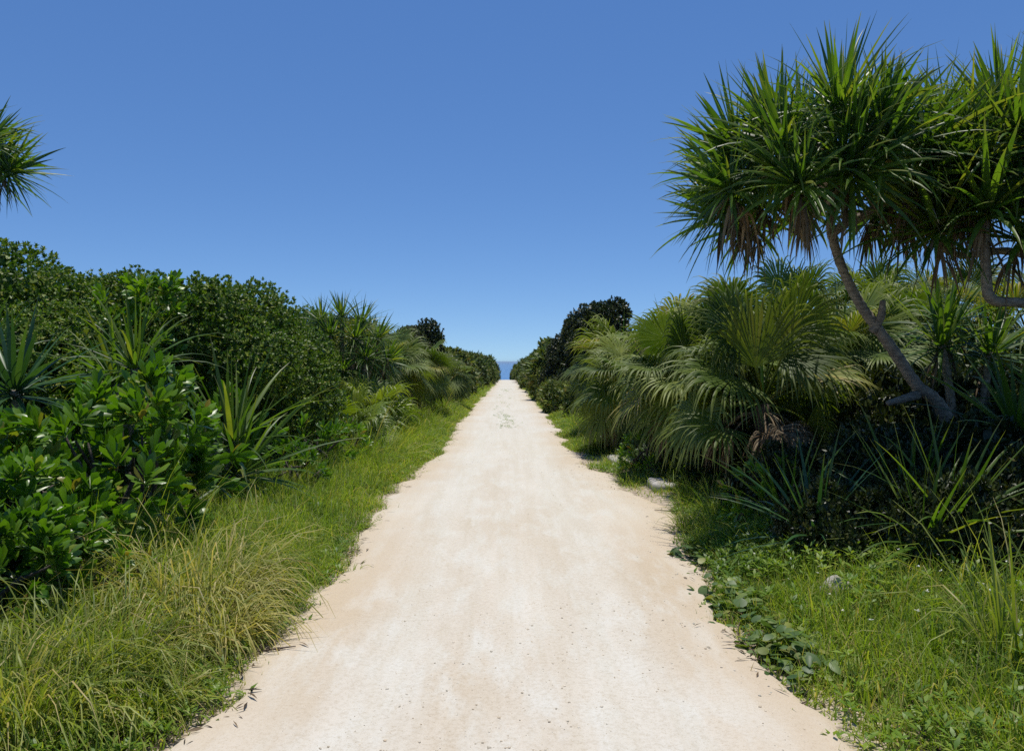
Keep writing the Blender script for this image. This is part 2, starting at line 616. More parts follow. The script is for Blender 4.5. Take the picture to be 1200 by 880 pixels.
def road_grid():
    ys = np.unique(np.concatenate([np.linspace(-14, 14, 400), np.linspace(14, 45, 200), np.linspace(45, 100, 120)]))
    us = np.linspace(0, 1, 61)
    U, Y = np.meshgrid(us, ys)
    Lx, Rx = road_left(Y), road_right(Y)
    X = Lx + (Rx - Lx) * U
    e = np.minimum(X - Lx, Rx - X)
    z = ground_z(X, Y) + .018 + .030 * np.clip(e / .35, 0, 1) ** .7
    rut = np.exp(-((X + .62) / .26) ** 2) + np.exp(-((X - .66) / .26) ** 2)
    z = z - .018 * rut + .010 * wob(X * 4, Y * 3, 21) * np.clip(e / .3, 0, 1)
    z = np.where(e < 1e-6, ground_z(X, Y) - .01, z)
    V = np.stack([X, Y, z], -1).reshape(-1, 3)
    nx, ny = len(us), len(ys)
    i = np.arange((ny - 1) * (nx - 1))
    a = (i // (nx - 1)) * nx + i % (nx - 1)
    F = np.stack([a, a + 1, a + nx + 1, a + nx], -1)
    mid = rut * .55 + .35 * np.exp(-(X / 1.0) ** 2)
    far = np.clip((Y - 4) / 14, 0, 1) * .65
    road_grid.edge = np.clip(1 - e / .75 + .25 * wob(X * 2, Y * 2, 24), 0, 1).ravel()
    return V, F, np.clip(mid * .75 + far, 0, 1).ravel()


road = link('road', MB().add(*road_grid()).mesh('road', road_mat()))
road['kind'] = 'structure'
ea = road.data.attributes.new('edge', 'FLOAT', 'POINT')
ea.data.foreach_set('value', road_grid.edge.astype(np.float32))

V = np.array([[-20000, -20000, -14], [20000, -20000, -14], [20000, 30000, -14], [-20000, 30000, -14]], float)
sea = link('sea', MB().add(V, [[0, 1, 2, 3]]).mesh('sea', sea_mat()))
sea['kind'] = 'structure'


# sea air: one even volume round the whole place, sky outside
hz_m, hz_nt, hz_out = new_mat('sea_air')
pv = hz_nt.nodes.new('ShaderNodeVolumePrincipled')
pv.inputs['Color'].default_value = (.58, .78, 1, 1)
pv.inputs['Density'].default_value = 1.1e-4
hz_nt.links.new(pv.outputs[0], hz_out.inputs['Volume'])
bx = np.array([[x, y, z] for z in (-15.7, 6.2) for x, y in ((-21000, -21000), (21000, -21000), (21000, 31000), (-21000, 31000))], float)
haze = link('haze', MB().add(bx, [[0, 3, 2, 1], [4, 5, 6, 7], [0, 1, 5, 4], [1, 2, 6, 5], [2, 3, 7, 6], [3, 0, 4, 7]]).mesh('haze', hz_m))
haze['kind'] = 'stuff'


# ------------------------------------------------------------------ stones and gravel
def rocks(P, size, seed, flat=.6):
    """many small angular stones"""
    r = rng(seed)
    base = np.array([[-1, -1, -1], [1, -1, -1], [1, 1, -1], [-1, 1, -1], [-1, -1, 1], [1, -1, 1], [1, 1, 1], [-1, 1, 1]], float) * .5
    f = np.array([[0, 3, 2, 1], [4, 5, 6, 7], [0, 1, 5, 4], [1, 2, 6, 5], [2, 3, 7, 6], [3, 0, 4, 7]])
    N = len(P)
    V = base[None] + r.uniform(-.22, .22, (N, 8, 3))
    V[:, 4:, :2] *= r.uniform(.45, .8, (N, 1, 1))
    a = r.uniform(0, 2 * pi, N)
    c, s = np.cos(a)[:, None], np.sin(a)[:, None]
    x, y = V[..., 0] * r.uniform(.7, 1.4, (N, 1)), V[..., 1]
    V = np.stack([x * c - y * s, x * s + y * c, V[..., 2] * flat], -1) * size[:, None, None] + P[:, None]
    F = (np.arange(N) * 8)[:, None, None] + f[None]
    return V.reshape(-1, 3), F.reshape(-1, 4), np.repeat(r.uniform(0, 1, N), 8)


def road_z(X, Y):
    e = np.minimum(X - road_left(Y), road_right(Y) - X)
    z = ground_z(X, Y) + .018 + .030 * np.clip(e / .35, 0, 1) ** .7
    rut = np.exp(-((X + .62) / .26) ** 2) + np.exp(-((X - .66) / .26) ** 2)
    z = z - .018 * rut + .010 * wob(X * 4, Y * 3, 21) * np.clip(e / .3, 0, 1)
    return np.where(e > 0, z, ground_z(X, Y))


r = rng(5)
n = 9000
gyv = 2.5 + 17 * r.uniform(0, 1, n) ** 1.6
gxv = r.uniform(-1.45, 1.75, n)
patch = wob(gxv * 2.2, gyv * 1.1, 31) + .5 * wob(gxv * 6, gyv * 4, 33)
keep = ((patch > .42) & (r.uniform(0, 1, n) < .8)) | (r.uniform(0, 1, n) < .012) | ((gxv > 1.15) & (r.uniform(0, 1, n) < .35))
gxv, gyv = gxv[keep], gyv[keep]
sz = .004 + .009 * r.uniform(0, 1, len(gxv)) ** 4 + .008 * (r.uniform(0, 1, len(gxv)) > .993)
gm = leaf_mat('gravel_stone', [(0, (.46, .39, .30)), (.5, (.6, .53, .43)), (1, (.7, .65, .57))], rough=.9, trans=0., spec=.2, vary=0.)
mb = MB().add(*rocks(np.stack([gxv, gyv, road_z(gxv, gyv) + sz * .12], -1), sz, 6))
o = link('gravel', mb.mesh('gravel', gm))
o['kind'] = 'stuff'


def boulder(name, label, cat, loc, dims, seed, mat, lump=.18, p=2.6):
    r = rng(seed)
    nu, nv = 20, 12
    u = np.linspace(0, 2 * pi, nu, endpoint=False)
    v = np.linspace(-pi / 2, pi / 2, nv)
    Vv, Uu = np.meshgrid(v, u, indexing='ij')
    x, y, z = np.cos(Vv) * np.cos(Uu), np.cos(Vv) * np.sin(Uu), np.sin(Vv)
    q = (np.abs(x) ** p + np.abs(y) ** p + np.abs(z) ** p) ** (-1 / p)
    q = q * (1 + lump * wob(x * 2.5 + seed, y * 2.5 + z * 3, seed) + lump * .4 * wob(x * 7, y * 7 + z * 8, seed + 1))
    V = np.stack([x * q * dims[0] / 2, y * q * dims[1] / 2, z * q * dims[2] / 2 + dims[2] * .25], -1).reshape(-1, 3)
    F = []
    for i in range(nv - 1):
        for j in range(nu):
            F.append([i * nu + j, i * nu + (j + 1) % nu, (i + 1) * nu + (j + 1) % nu, (i + 1) * nu + j])
    o = link(name, MB().add(V, F).mesh(name, mat))
    o.location = loc
    return tag(o, label, cat)


M['stone'] = stone_mat('pale_stone', (.30, .27, .23), (.52, .49, .44))


def gz(x, y):
    return float(ground_z(np.array(float(x)), np.array(float(y))))


o = boulder('rock', 'small pale grey rock half hidden in green weeds near the round-leaved creeper', 'rock', (2.15, 5.15, gz(2.15, 5.15) + .05), (.24, .15, .20), 3, M['stone'])
o.rotation_euler = (0.1, .3, -.6)
o = boulder('rock', 'flat white stone slab at road edge farther along, under the drooping palm fronds', 'rock', (1.88, 12.8, gz(1.9, 12.8) - .02), (.40, .9, .16), 7, M['stone'], .06, 7)
o = boulder('rock', 'flat white stone slab at road edge, nearer of the two under palm fronds', 'rock', (2.02, 10.2, gz(2.02, 10.2) - .02), (.32, .62, .16), 9, M['stone'], .06, 7)


# ------------------------------------------------------------------ grass and weeds (uncountable)
def verge_pts(n, side, y0, y1, depth, seed, ypow=1.0, inner=0.0):
    r = rng(seed)
    y = y0 + (y1 - y0) * r.uniform(0, 1, n) ** ypow
    d = r.uniform(0, 1, n) ** .9 * depth(y) + inner - .16 * (r.uniform(0, 1, n) < .07)
    x = road_left(y) - d if side < 0 else road_right(y) + d
    return x, y, d, r


def blades(x, y, h, w, r, lean=.35, droop=1.0, seg=3):
    n = len(x)
    a = r.uniform(0, 2 * pi, n)
    l = lean * r.uniform(.1, 1, n) ** .8
    d = np.stack([np.cos(a) * l, np.sin(a) * l, np.ones(n)], -1)
    b = np.stack([x, y, ground_z(x, y) - .01], -1)
    side = np.stack([-np.sin(a + r.normal(0, .6, n)), np.cos(a), np.zeros(n)], -1)
    return strips(b, d, h, w, droop * r.uniform(.3, 1.6, n) * (.3 + l / lean), seg=seg, prof='grass', k=2, side=side, dpow=1.3)


def ldepth(y):
    return np.interp(y, [2, 4.2, 5, 8, 13, 27, 45, 80], [1.7, 1.5, 1.45, 1.75, 1.35, .9, .9, .9])


def rdepth(y):
    return np.interp(y, [2, 4.7, 5.2, 5.7, 6.3, 7.2, 8, 13, 20, 27, 80], [3.2, 2.7, 1.9, 1.15, .8, .65, .6, .7, .9, .8, .9])


gb = MB()
for side, dep, bands in ((-1, ldepth, [(2.6, 6.5, 20000, 1.), (6.5, 14, 20000, 1.15), (14, 30, 18000, 1.7), (30, 78, 16000, 2.6)]),
                         (1, rdepth, [(2.6, 6.5, 34000, 1.), (6.5, 9.5, 7000, 1.1), (9.5, 14, 6000, 1.2), (14, 30, 22000, 1.7), (30, 78, 14000, 2.6)])):
    for bi, (y0, y1, n, ws) in enumerate(bands):
        x, y, d, r = verge_pts(n, side, y0, y1, dep, 70 + bi + 10 * side, 1.15, -.03)
        cl = wob(x * 1.9, y * 1.9, 41)
        pr = np.clip(.62 + .55 * cl + np.clip(d, 0, .5) * .8, .05, 1)
        if side > 0:
            thin = (y > 7.3) & (y < 14.5) & (d < .75)
            pr = np.where(thin, pr * .22 * (1 + np.clip(cl * 3, -1, 3)), pr)
        k = r.uniform(0, 1, n) < pr
        x, y, d, cl = x[k], y[k], d[k], cl[k]
        n = len(x)
        hmax = .06 + np.clip(d / .6, 0, 1) * (.26 if side < 0 else .20) + .06 * cl
        if side < 0:
            hmax = hmax + .10 * np.clip((y - 6.5) / 3, 0, 1) * np.clip(d / .8, 0, 1)
        h = np.clip(hmax, .04, 1) * r.uniform(.5, 1.25, n)
        gb.add(*blades(x, y, h, (.006 + .005 * r.uniform(0, 1, n)) * ws, r, .7, 1.2))
for side, dep, y0, y1, n in ((-1, ldepth, 5.2, 20, 2600), (-1, ldepth, 20, 60, 1500), (1, rdepth, 2.8, 7.0, 1500), (1, rdepth, 7.0, 14, 260), (1, rdepth, 14, 60, 1300)):
    x, y, d, r = verge_pts(n, side, y0, y1, dep, 170 + int(y0) + side, 1.25, .05)
    cl = wob(x * 1.5, y * 1.5, 43)
    k = (r.uniform(0, 1, n) < np.clip(.6 + .6 * cl, .1, 1)) & ~((side > 0) & (y > 7.2) & (y < 14) & (d < .6) & (cl < .35))
    x, y, d, cl = x[k], y[k], d[k], cl[k]
    n = len(x)
    nb = 20
    ws = 1 + np.clip((y - 9) / 18, 0, 2)
    hh = (.10 + .30 * np.clip(d / .7, 0, 1) ** .8 * (1 + .5 * cl) * (1.0 if side < 0 else .72)) * r.uniform(.6, 1.25, n)
    hh = hh * np.where(r.uniform(0, 1, n) < .08, 1.9, 1.0)
    X, Y, H, WS = (np.repeat(q_, nb) for q_ in (x, y, hh, ws))
    m_n = n * nb
    a = r.uniform(0, 2 * pi, m_n)
    flow = np.repeat(r.uniform(0, 2 * pi, n), nb)
    rr = .07 * np.sqrt(r.uniform(0, 1, m_n)) * WS
    l = r.uniform(.1, 1.0, m_n)
    D = np.stack([np.cos(a) * l + .25 * np.cos(flow), np.sin(a) * l + .25 * np.sin(flow), np.ones(m_n)], -1)
    px, py = X + np.cos(a) * rr, Y + np.sin(a) * rr
    Bp = np.stack([px, py, ground_z(px, py) - .01], -1)
    sd = np.stack([-np.sin(a), np.cos(a), r.normal(0, .3, m_n)], -1)
    gb.add(*strips(Bp, D, H * r.uniform(.6, 1.3, m_n), .0105 * WS * r.uniform(.6, 1.3, m_n), 1.6 * (.4 + l) * r.uniform(.4, 1.5, m_n), 4, 'grass', 2, side=sd, dpow=1.3, twist=r.normal(0, .6, m_n)))
grass = link('grass', gb.mesh('grass', M['grass']))
grass['kind'] = 'stuff'


def sprigs(x, y, z, r, nl, L, W, spread, prof='oval', droop=.6, seg=2, k=2, up=.55, fold=.3):
    """little leaf rosettes: nl leaves around each point"""
    n = len(x)
    B = np.repeat(np.stack([x, y, z], -1), nl, 0)
    m = len(B)
    a = np.tile(np.arange(nl) * 2.399, n) + np.repeat(r.uniform(0, 6.28, n), nl)
    e = up + r.uniform(-.45, .45, m)
    d = np.stack([np.cos(a) * np.cos(e), np.sin(a) * np.cos(e), np.sin(e)], -1)
    B = B + d * spread * r.uniform(0, 1, m)[:, None]
    s = np.stack([-np.sin(a), np.cos(a), r.uniform(-.3, .3, m)], -1)
    return strips(B, d, L * r.uniform(.6, 1.25, m), W * r.uniform(.7, 1.2, m), droop, seg=seg, prof=prof, k=k, side=s, fold=fold)


wb = MB()
for side, y0, y1, n, dep, hh in ((1, 2.8, 7.0, 7000, lambda y: rdepth(y) + .2, .26), (-1, 2.8, 8, 1800, lambda y: ldepth(y), .14), (-1, 8, 20, 2200, lambda y: ldepth(y), .2), (1, 7, 24, 2600, rdepth, .14)):
    x, y, d, r = verge_pts(n, side, y0, y1, dep, 90 + int(y0) + side, 1., .04)
    cl = wob(x * 1.6, y * 1.6, 55)
    k = (r.uniform(0, 1, n) < np.clip(.5 + .9 * cl, .06, 1)) & ~((side > 0) & (y > 7.2) & (y < 14) & (d < .7) & (cl < .4))
    x, y, d = x[k], y[k], d[k]
    hz = hh * np.clip(.15 + d / .8, 0, 1) * r.uniform(.1, 1.1, len(x))
    wb.add(*sprigs(x, y, ground_z(x, y) + hz, r, 8, .055, .02, .03, seg=2))
weeds = link('weeds', wb.mesh('weeds', M['weed']))
weeds['kind'] = 'stuff'

# sparse weeds in the middle of the track
r = rng(77)
n = 330
y = 18 + r.uniform(0, 1, n) ** 1.5 * 30
x = .0 + r.normal(0, .16, n)
k = wob(x * 5, y * 1.2, 61) > .1
x, y = x[k], y[k]
mb = MB().add(*sprigs(x, y, road_z(x, y) + .01, r, 6, .045, .014, .02, up=.35))
o = link('weeds', mb.mesh('weeds', M['weed']))
o['kind'] = 'stuff'


# ------------------------------------------------------------------ plant kit
def rosette(mb, c, axis, n, L, W, r, amin=.12, amax=2.0, droop=.9, seg=6, fold=.4, up=0.0, kink=True):
    """spiral head of strap leaves"""
    c = np.asarray(c, float)
    axis = nrm(np.asarray(axis, float))
    u = nrm(np.cross(axis, [.3, .8, .1]))
    v = np.cross(axis, u)
    i = np.arange(n)
    q = (i + .5) / n
    a = amin + (amax - amin) * q ** .85 + r.normal(0, .10, n)
    ph = i * 2.39996 + r.normal(0, .15, n)
    rad = np.cos(ph)[:, None] * u + np.sin(ph)[:, None] * v
    d = np.cos(a)[:, None] * axis + np.sin(a)[:, None] * rad
    d[:, 2] += up
    base = c + axis * (.10 * (1 - q) - .06)[:, None] + rad * .03
    side = np.cross(axis, rad)
    ll = L * r.uniform(.72, 1.12, n) * (.78 + .35 * np.sin(pi * q) ** .7)
    dr = droop * (.12 + q ** 1.3) * r.uniform(.5, 1.5, n)
    mb.add(*strips(base, d, ll, W * r.uniform(.8, 1.2, n), dr, seg=seg, prof='strap', k=3, fold=fold, side=side, dpow=2.0, twist=r.normal(0, .5, n)))


def skirt(mb, c, axis, n, L, W, r):
    """dead leaves hanging under a head"""
    c = np.asarray(c, float)
    ph = r.uniform(0, 2 * pi, n)
    d = np.stack([np.cos(ph), np.sin(ph), r.uniform(-1.8, .1, n)], -1)
    b = c - nrm(np.asarray(axis, float)) * r.uniform(.05, .28, n)[:, None]
    s = np.stack([-np.sin(ph), np.cos(ph), 0 * ph], -1)
    mb.add(*strips(b, d, L * r.uniform(.5, 1.1, n), W * r.uniform(.5, 1, n), r.uniform(2., 5., n), seg=5, prof='strap', k=3, fold=.5, side=s, dpow=.9, twist=r.normal(0, 1., n)))


def frond(mb, base, hub, axis, up, Rf, r, nseg=56, half=2.35, droop=1.3, fused=.56, pet=.012, cup=.22, seg=10):
    """fan-palm leaf: petiole, then pleated segments joined to the middle with hanging tips"""
    base, hub = np.asarray(base, float), np.asarray(hub, float)
    axis = nrm(np.asarray(axis, float))
    b = nrm(np.cross(np.asarray(up, float), axis))
    nrmv = np.cross(axis, b)
    mid = (base + hub) / 2 + nrmv * .06
    V, F, T = tube([base, mid, hub], [pet * 1.3, pet, pet * .8], 5, sub=4)
    mb.add(V, F, T * .3)
    th = np.linspace(-half, half, nseg)
    dth = th[1] - th[0]
    e = np.cos(th)[:, None] * axis + np.sin(th)[:, None] * b + cup * (np.abs(th) / half)[:, None] * nrmv
    e = nrm(e + r.normal(0, .018, e.shape))
    fu = np.clip(fused + r.normal(0, .05, nseg), .25, .8)
    wild = np.where(r.uniform(0, 1, nseg) < .08, r.uniform(1.6, 3.0, nseg), 1.0)
    f = nrm(-np.sin(th)[:, None] * axis + np.cos(th)[:, None] * b)
    ll = Rf * (1 - .28 * (np.abs(th) / half) ** 2) * r.uniform(.86, 1.10, nseg)
    ts = np.linspace(0, 1, seg + 1)
    dr = droop * r.uniform(.3, 1.7, nseg) * wild
    sw = r.normal(0, .16, nseg)
    pos = np.repeat(hub[None], nseg, 0)
    V = np.zeros((nseg, seg + 1, 3, 3))
    for i, t in enumerate(ts):
        tm = t if i == 0 else (ts[i] + ts[i - 1]) / 2
        bend = np.clip((tm - fu * .95) / (1 - fu * .95), 0, 1) ** 1.4
        d = nrm(e + f * (sw * bend)[:, None] + (dr * bend * 3.2 + .05 * tm)[:, None] * np.array([0, 0, -1.]))
        if i:
            pos = pos + d * (ll / seg)[:, None]
        rr = t * ll
        full = 2 * rr * math.tan(abs(dth) / 2) * 1.04
        taper = 1.0 if t <= fused else max(.03, 1 - (t - fused) / (1 - fused)) ** .85
        wf = np.where(t <= fused, full, 2 * fused * ll * math.tan(abs(dth) / 2) * taper)
        s = nrm(f - (f * d).sum(-1, keepdims=True) * d)
        n_ = np.cross(d, s)
        hw = (wf / 2)[:, None]
        pl = .42
        V[:, i, 0] = pos + s * hw - n_ * hw * pl * .7
        V[:, i, 1] = pos + n_ * hw * pl * .5
        V[:, i, 2] = pos - s * hw - n_ * hw * pl * .5
    k, m = 3, 3 * (seg + 1)
    fl = []
    for i in range(seg):
        for j in range(2):
            fl.append([i * k + j, i * k + j + 1, (i + 1) * k + j + 1, (i + 1) * k + j])
    F = (np.arange(nseg) * m)[:, None, None] + np.array(fl)[None]
    T = np.broadcast_to(np.repeat(ts, 3)[None], (nseg, m)).ravel()
    mb.add(V.reshape(-1, 3), F.reshape(-1, 4), T)


def fan_palm(label, loc, seed, h=.8, n=18, Rf=.85, pet=.8, dead=5, group=None, mat='palm', lean=(0, 0), rz=0., emin=-.35, s=1., aim=None, extra=(), spears=3, clear=0., tilt=.85):
    r = rng(seed)
    t = thing('fan_palm', label, 'palm', loc, rz, group, s)
    top = np.array([lean[0], lean[1], h])
    part('trunk', MB().add(*tube([(0, 0, -.15), (lean[0] * .4, lean[1] * .4, h * .5), top], [.12, .10, .085], 10, .06, seed=seed)), M['palmtrunk'], t)
    for i in range(n):
        q = (i + .5) / n
        az = i * 2.39996 + r.normal(0, .2)
        if aim is not None and i % 2:
            az = aim + r.normal(0, .9)
        if clear and math.cos(az + pi / 2) > clear:
            continue
        el = 1.35 - (1.35 - emin) * q ** .8 + r.normal(0, .08)
        dh = np.array([math.cos(az), math.sin(az), 0])
        d = dh * math.cos(el) + Z3 * math.sin(el)
        hub = top + d * pet * r.uniform(.75, 1.15) + Z3 * (-.10 * q)
        eb = el - .2 - tilt * q
        ax = nrm(dh * math.cos(eb) + Z3 * math.sin(eb))
        up = nrm(-dh * math.sin(eb) + Z3 * math.cos(eb) + r.normal(0, .25 if q > .35 else .6, 3) + dh * .25)
        m_ = MB()
        frond(m_, top + d * .03, hub, ax, up, Rf * r.uniform(.8, 1.12), r, droop=(.5 + .4 * q) * r.uniform(.8, 1.3))
        part('frond', m_, M[mat], t)
    for (hub, ax, up, R_, half, dr, fu) in extra:
        m_ = MB()
        frond(m_, top + np.array([0, 0, .02]), np.array(hub) - np.array(loc), ax, up, R_, r, nseg=int(50 * half / 2.1) + 4, half=half, droop=dr, fused=fu)
        part('frond', m_, M[mat], t)
    if spears:
        n_ = spears
        a_ = r.uniform(0, 2 * pi, n_)
        dd = np.stack([np.cos(a_) * .25, np.sin(a_) * .25, np.ones(n_)], -1)
        m_ = MB().add(*strips(np.repeat(top[None], n_, 0), dd, r.uniform(1.25, 1.75, n_) * Rf / .9, .035, .1, 6, 'strap', 3, .9))
        part('spear_leaf', m_, M['pandan_blue'], t)
    for i in range(dead):
        az = r.uniform(0, 2 * pi)
        dh = np.array([math.cos(az), math.sin(az), 0])
        hub = top + dh * pet * .55 + Z3 * (-.35 * r.uniform(.6, 1.3))
        m_ = MB()
        frond(m_, top - Z3 * .08, hub, nrm(dh * .5 - Z3 * .8), nrm(dh * .8 + Z3 * .5), Rf * .8, r, nseg=22, half=1.5, droop=2.6, fused=.3, cup=.8)
        part('dead_frond', m_, M['dead'], t, 'dry brown frond hanging below the green ones')
    return t


def lobe_points(r, n, lobes, jitter=.12):
    """points on the outside of a union of ellipsoid lobes, with outward normals"""
    P, N = [], []
    C = np.array([l[:3] for l in lobes])
    Rr = np.array([l[3] for l in lobes])
    area = Rr ** 2 / (Rr ** 2).sum()
    for j in range(len(lobes)):
        m = int(n * area[j] * 1.6)
        d = nrm(r.normal(0, 1, (m, 3)))
        d = d[d[:, 2] > -.75]
        p = C[j] + d * Rr[j] * (1 - jitter * r.uniform(0, 1, len(d)) ** 1.2 * 2.2)[:, None]
        dist = np.linalg.norm(p[:, None] - C[None], axis=-1) / Rr[None]
        dist[:, j] = 9
        k = (dist.min(1) > .86) & (p[:, 2] > .02)
        P.append(p[k])
        N.append(d[k])
    return np.concatenate(P), np.concatenate(N)


def tufts(mb, P, N, nl, L, W, r, prof='oval', spread=1.05, seg=2, k=2, droop=.4, upw=.45, fold=.3):
    """a whorl of nl leaves at each twig end P pointing along N and the sky"""
    ax = nrm(N + Z3 * upw + r.normal(0, .28, N.shape))
    u = nrm(np.cross(ax, np.array([.3, .8, .13])))
    v = np.cross(ax, u)
    n = len(P)
    ax_, u_, v_ = (np.repeat(z, nl, 0) for z in (ax, u, v))
    m = n * nl
    q = np.tile((np.arange(nl) + .5) / nl, n)
    ph = np.tile(np.arange(nl) * 2.39996, n) + np.repeat(r.uniform(0, 6.28, n), nl) + r.normal(0, .2, m)
    a = spread * (.25 + q * .95) + r.normal(0, .12, m)
    rad = np.cos(ph)[:, None] * u_ + np.sin(ph)[:, None] * v_
    d = np.cos(a)[:, None] * ax_ + np.sin(a)[:, None] * rad
    b = np.repeat(P, nl, 0) + ax_ * (L * .5 * (1 - q) * r.uniform(.2, 1, m))[:, None]
    side = np.cross(ax_, rad)
    mb.add(*strips(b, d, L * r.uniform(.65, 1.15, m), W * r.uniform(.75, 1.2, m), droop * r.uniform(0, 1.6, m), seg=seg, prof=prof, k=k, side=side, fold=fold))


def make_lobes(r, rad, h, n, low=.72):
    L = [(0, 0, h - rad * .98, rad * .80)]
    for i in range(n):
        a = i * 2.39996 + r.normal(0, .3)
        q = (i + .5) / n
        rr = rad * r.uniform(.30, .54)
        ring = (rad - rr * .6) * r.uniform(.65, 1.0) * (1.0 if q > .35 else .6)
        z = (h - rr) * (1 - low * q) * r.uniform(.85, 1.06)
        L.append((math.cos(a) * ring, math.sin(a) * ring, max(z, rr * .6), rr))
    return L


def shrub(name, label, cat, loc, seed, rad=1.2, h=2.5, nclump=1500, nl=9, L=.07, W=.032, mat='midleaf', nlobes=16, prof='oval', group=None,
          seg=2, k=2, spread=1.05, droop=.4, stems=9, rz=0., s=1., jitter=.12, upw=.45, core=.35, low=.72):
    r = rng(seed)
    t = thing(name, label, cat, loc, rz, group, s)
    lobes = make_lobes(r, rad, h, nlobes, low)
    P, N = lobe_points(r, nclump, lobes, jitter)
    m_ = MB()
    tufts(m_, P, N, nl, L, W, r, prof, spread, seg, k, droop, upw)
    if core:
        C = np.array([l[:3] for l in lobes])
        Pi, Ni = lobe_points(r, int(nclump * core), [(l[0], l[1], l[2] - .05, l[3] * .80) for l in lobes], .2)
        tufts(m_, Pi, Ni, 5, L * 2.0, W * 2.2, r, prof, 1.3, 2, 2, .3, .1)
    part('foliage', m_, M[mat], t)
    m_ = MB()
    for i in range(stems):
        c = lobes[r.integers(0, len(lobes))]
        e = np.array(c[:3]) + r.normal(0, .1, 3)
        b = np.array([r.normal(0, .10), r.normal(0, .10), -.1])
        mid = (b + e) / 2 + r.normal(0, .14, 3)
        m_.add(*tube([b, mid, e], [.03, .022, .010], 6, sub=4))
    part('stem', m_, M['stem'], t)
    return t


def naupaka(label, loc, seed, rad=.8, h=1.5, nclump=90, nl=15, L=.17, W=.065, group=None, mat='naupaka', rz=0., s=1., nlobes=9, name='broadleaf_shrub'):
    return shrub(name, label, 'shrub', loc, seed, rad, h, nclump, nl, L, W, mat, nlobes, 'obov', group, 5, 3, .85, .5, 12, rz, s, .2, .7, .0)


def screw_shrub(label, loc, seed, heads, L=.9, W=.045, n=46, mat='pandan', group=None, skirts=True, amax=1.9, droop=.9, stemr=.05):
    """low screw pine: stems ending in leaf heads"""
    r = rng(seed)
    t = thing('screw_pine', label, 'plant', loc, 0, group)
    for (dx, dy, z, ax, ay) in heads:
        e = np.array([dx, dy, z])
        axis = nrm(np.array([ax, ay, 1.]))
        b = np.array([dx * .25, dy * .25, -.1])
        part('trunk', MB().add(*tube([b, (b + e) / 2 + r.normal(0, .04, 3), e], [stemr * 1.2, stemr, stemr * .8], 8, .06, sub=5)), M['bark'], t)
        m_ = MB()
        rosette(m_, e, axis, n, L, W, r, .08, amax, droop)
        part('leaf_head', m_, M[mat], t)
        if skirts:
            m_ = MB()
            skirt(m_, e, axis, 14, L * .7, W * .7, r)
            part('dead_leaves', m_, M['dead'], t)
    return t


def tussock(label, loc, seed, n=260, L=.6, W=.008, rad=.2, mat='tallgrass', droop=1.6, lean=.8, group=None, name='grass_tussock', seg=5):
    r = rng(seed)
    a = r.uniform(0, 2 * pi, n)
    rr = rad * np.sqrt(r.uniform(0, 1, n))
    b = np.stack([np.cos(a) * rr, np.sin(a) * rr, np.full(n, -.02)], -1)
    a2 = a + r.normal(0, .7, n)
    l = lean * r.uniform(.25, 1.1, n)
    d = np.stack([np.cos(a2) * l, np.sin(a2) * l, np.ones(n)], -1)
    s = np.stack([-np.sin(a2), np.cos(a2), r.normal(0, .3, n)], -1)
    m_ = MB().add(*strips(b, d, L * r.uniform(.45, 1.15, n), W * r.uniform(.6, 1.3, n), droop * (.4 + l) * r.uniform(.5, 1.5, n), seg=seg, prof='grass', k=3, fold=.25, side=s, dpow=1.4, twist=r.normal(0, .8, n)))
    o = link(name, m_.mesh(name, M[mat]))
    o.location = loc
    return tag(o, label, 'grass clump', group)


def at(x, y, dz=0.):
    return (x, y, gz(x, y) + dz)


#PLANTS
# ------------------------------------------------------------------ the big screw pine beside the track
def tree_heads(t, C, rad, n, L, W, seed, nleaf=44, skirts=True, lo=0., mat='pandan', lift=.6, dirs=None):
    r = rng(seed)
    out = []
    for i in range(n):
        q = (i + .5) / n
        el = math.asin(1 - (1 - lo) * q)
        az = i * 2.39996 + r.normal(0, .15)
        d = np.array([math.cos(el) * math.cos(az), math.cos(el) * math.sin(az), math.sin(el)])
        c = np.array(C) + d * np.array(rad) * r.uniform(.72, 1.12)
        ax = nrm(d * np.array([1, 1, .8]) + Z3 * lift)
        m_ = MB()
        rosette(m_, c, ax, nleaf, L * r.uniform(.8, 1.15), W, r, .06, 1.6 + .45 * q, .8 + .6 * q)
        part('leaf_head', m_, M[mat], t)
        if skirts and q > .62:
            m_ = MB()
            skirt(m_, c - Z3 * .05, ax, 24, L * .8, W * .75, r)
            part('dead_leaves', m_, M['dead'], t)
        out.append((c, ax))
    return out


t = thing('screw_pine', 'tall screw pine with a bent bare trunk and wide spiky crown above the palms', 'tree', (4.95, 8.3, gz(4.95, 8.3)))
o0 = np.array([4.95, 8.3, gz(4.95, 8.3)])
trunk_pts = np.array([(4.95, 8.3, -.1), (4.82, 8.25, .48), (4.47, 8.15, 1.10), (4.21, 8.1, 1.31), (3.97, 8.05, 1.62), (3.72, 8.0, 1.93), (3.57, 8.0, 2.14),
                      (3.40, 8.0, 2.47), (3.28, 8.0, 2.85), (3.26, 8.0, 3.18), (3.15, 8.0, 3.40)]) - o0 + np.array([0, 0, o0[2]])
part('trunk', MB().add(*tube(trunk_pts, [.088, .078, .065, .060, .056, .053, .049, .046, .044, .042, .040], 12, .05, seed=4, sub=9)), M['bark'], t)


def branch(pts, rad, parent, base, mat='bark', nm='branch', seed=1):
    p = np.array(pts, float) - base
    part(nm, MB().add(*tube(p, rad, 9, .035, seed=seed, sub=7)), M[mat], parent)


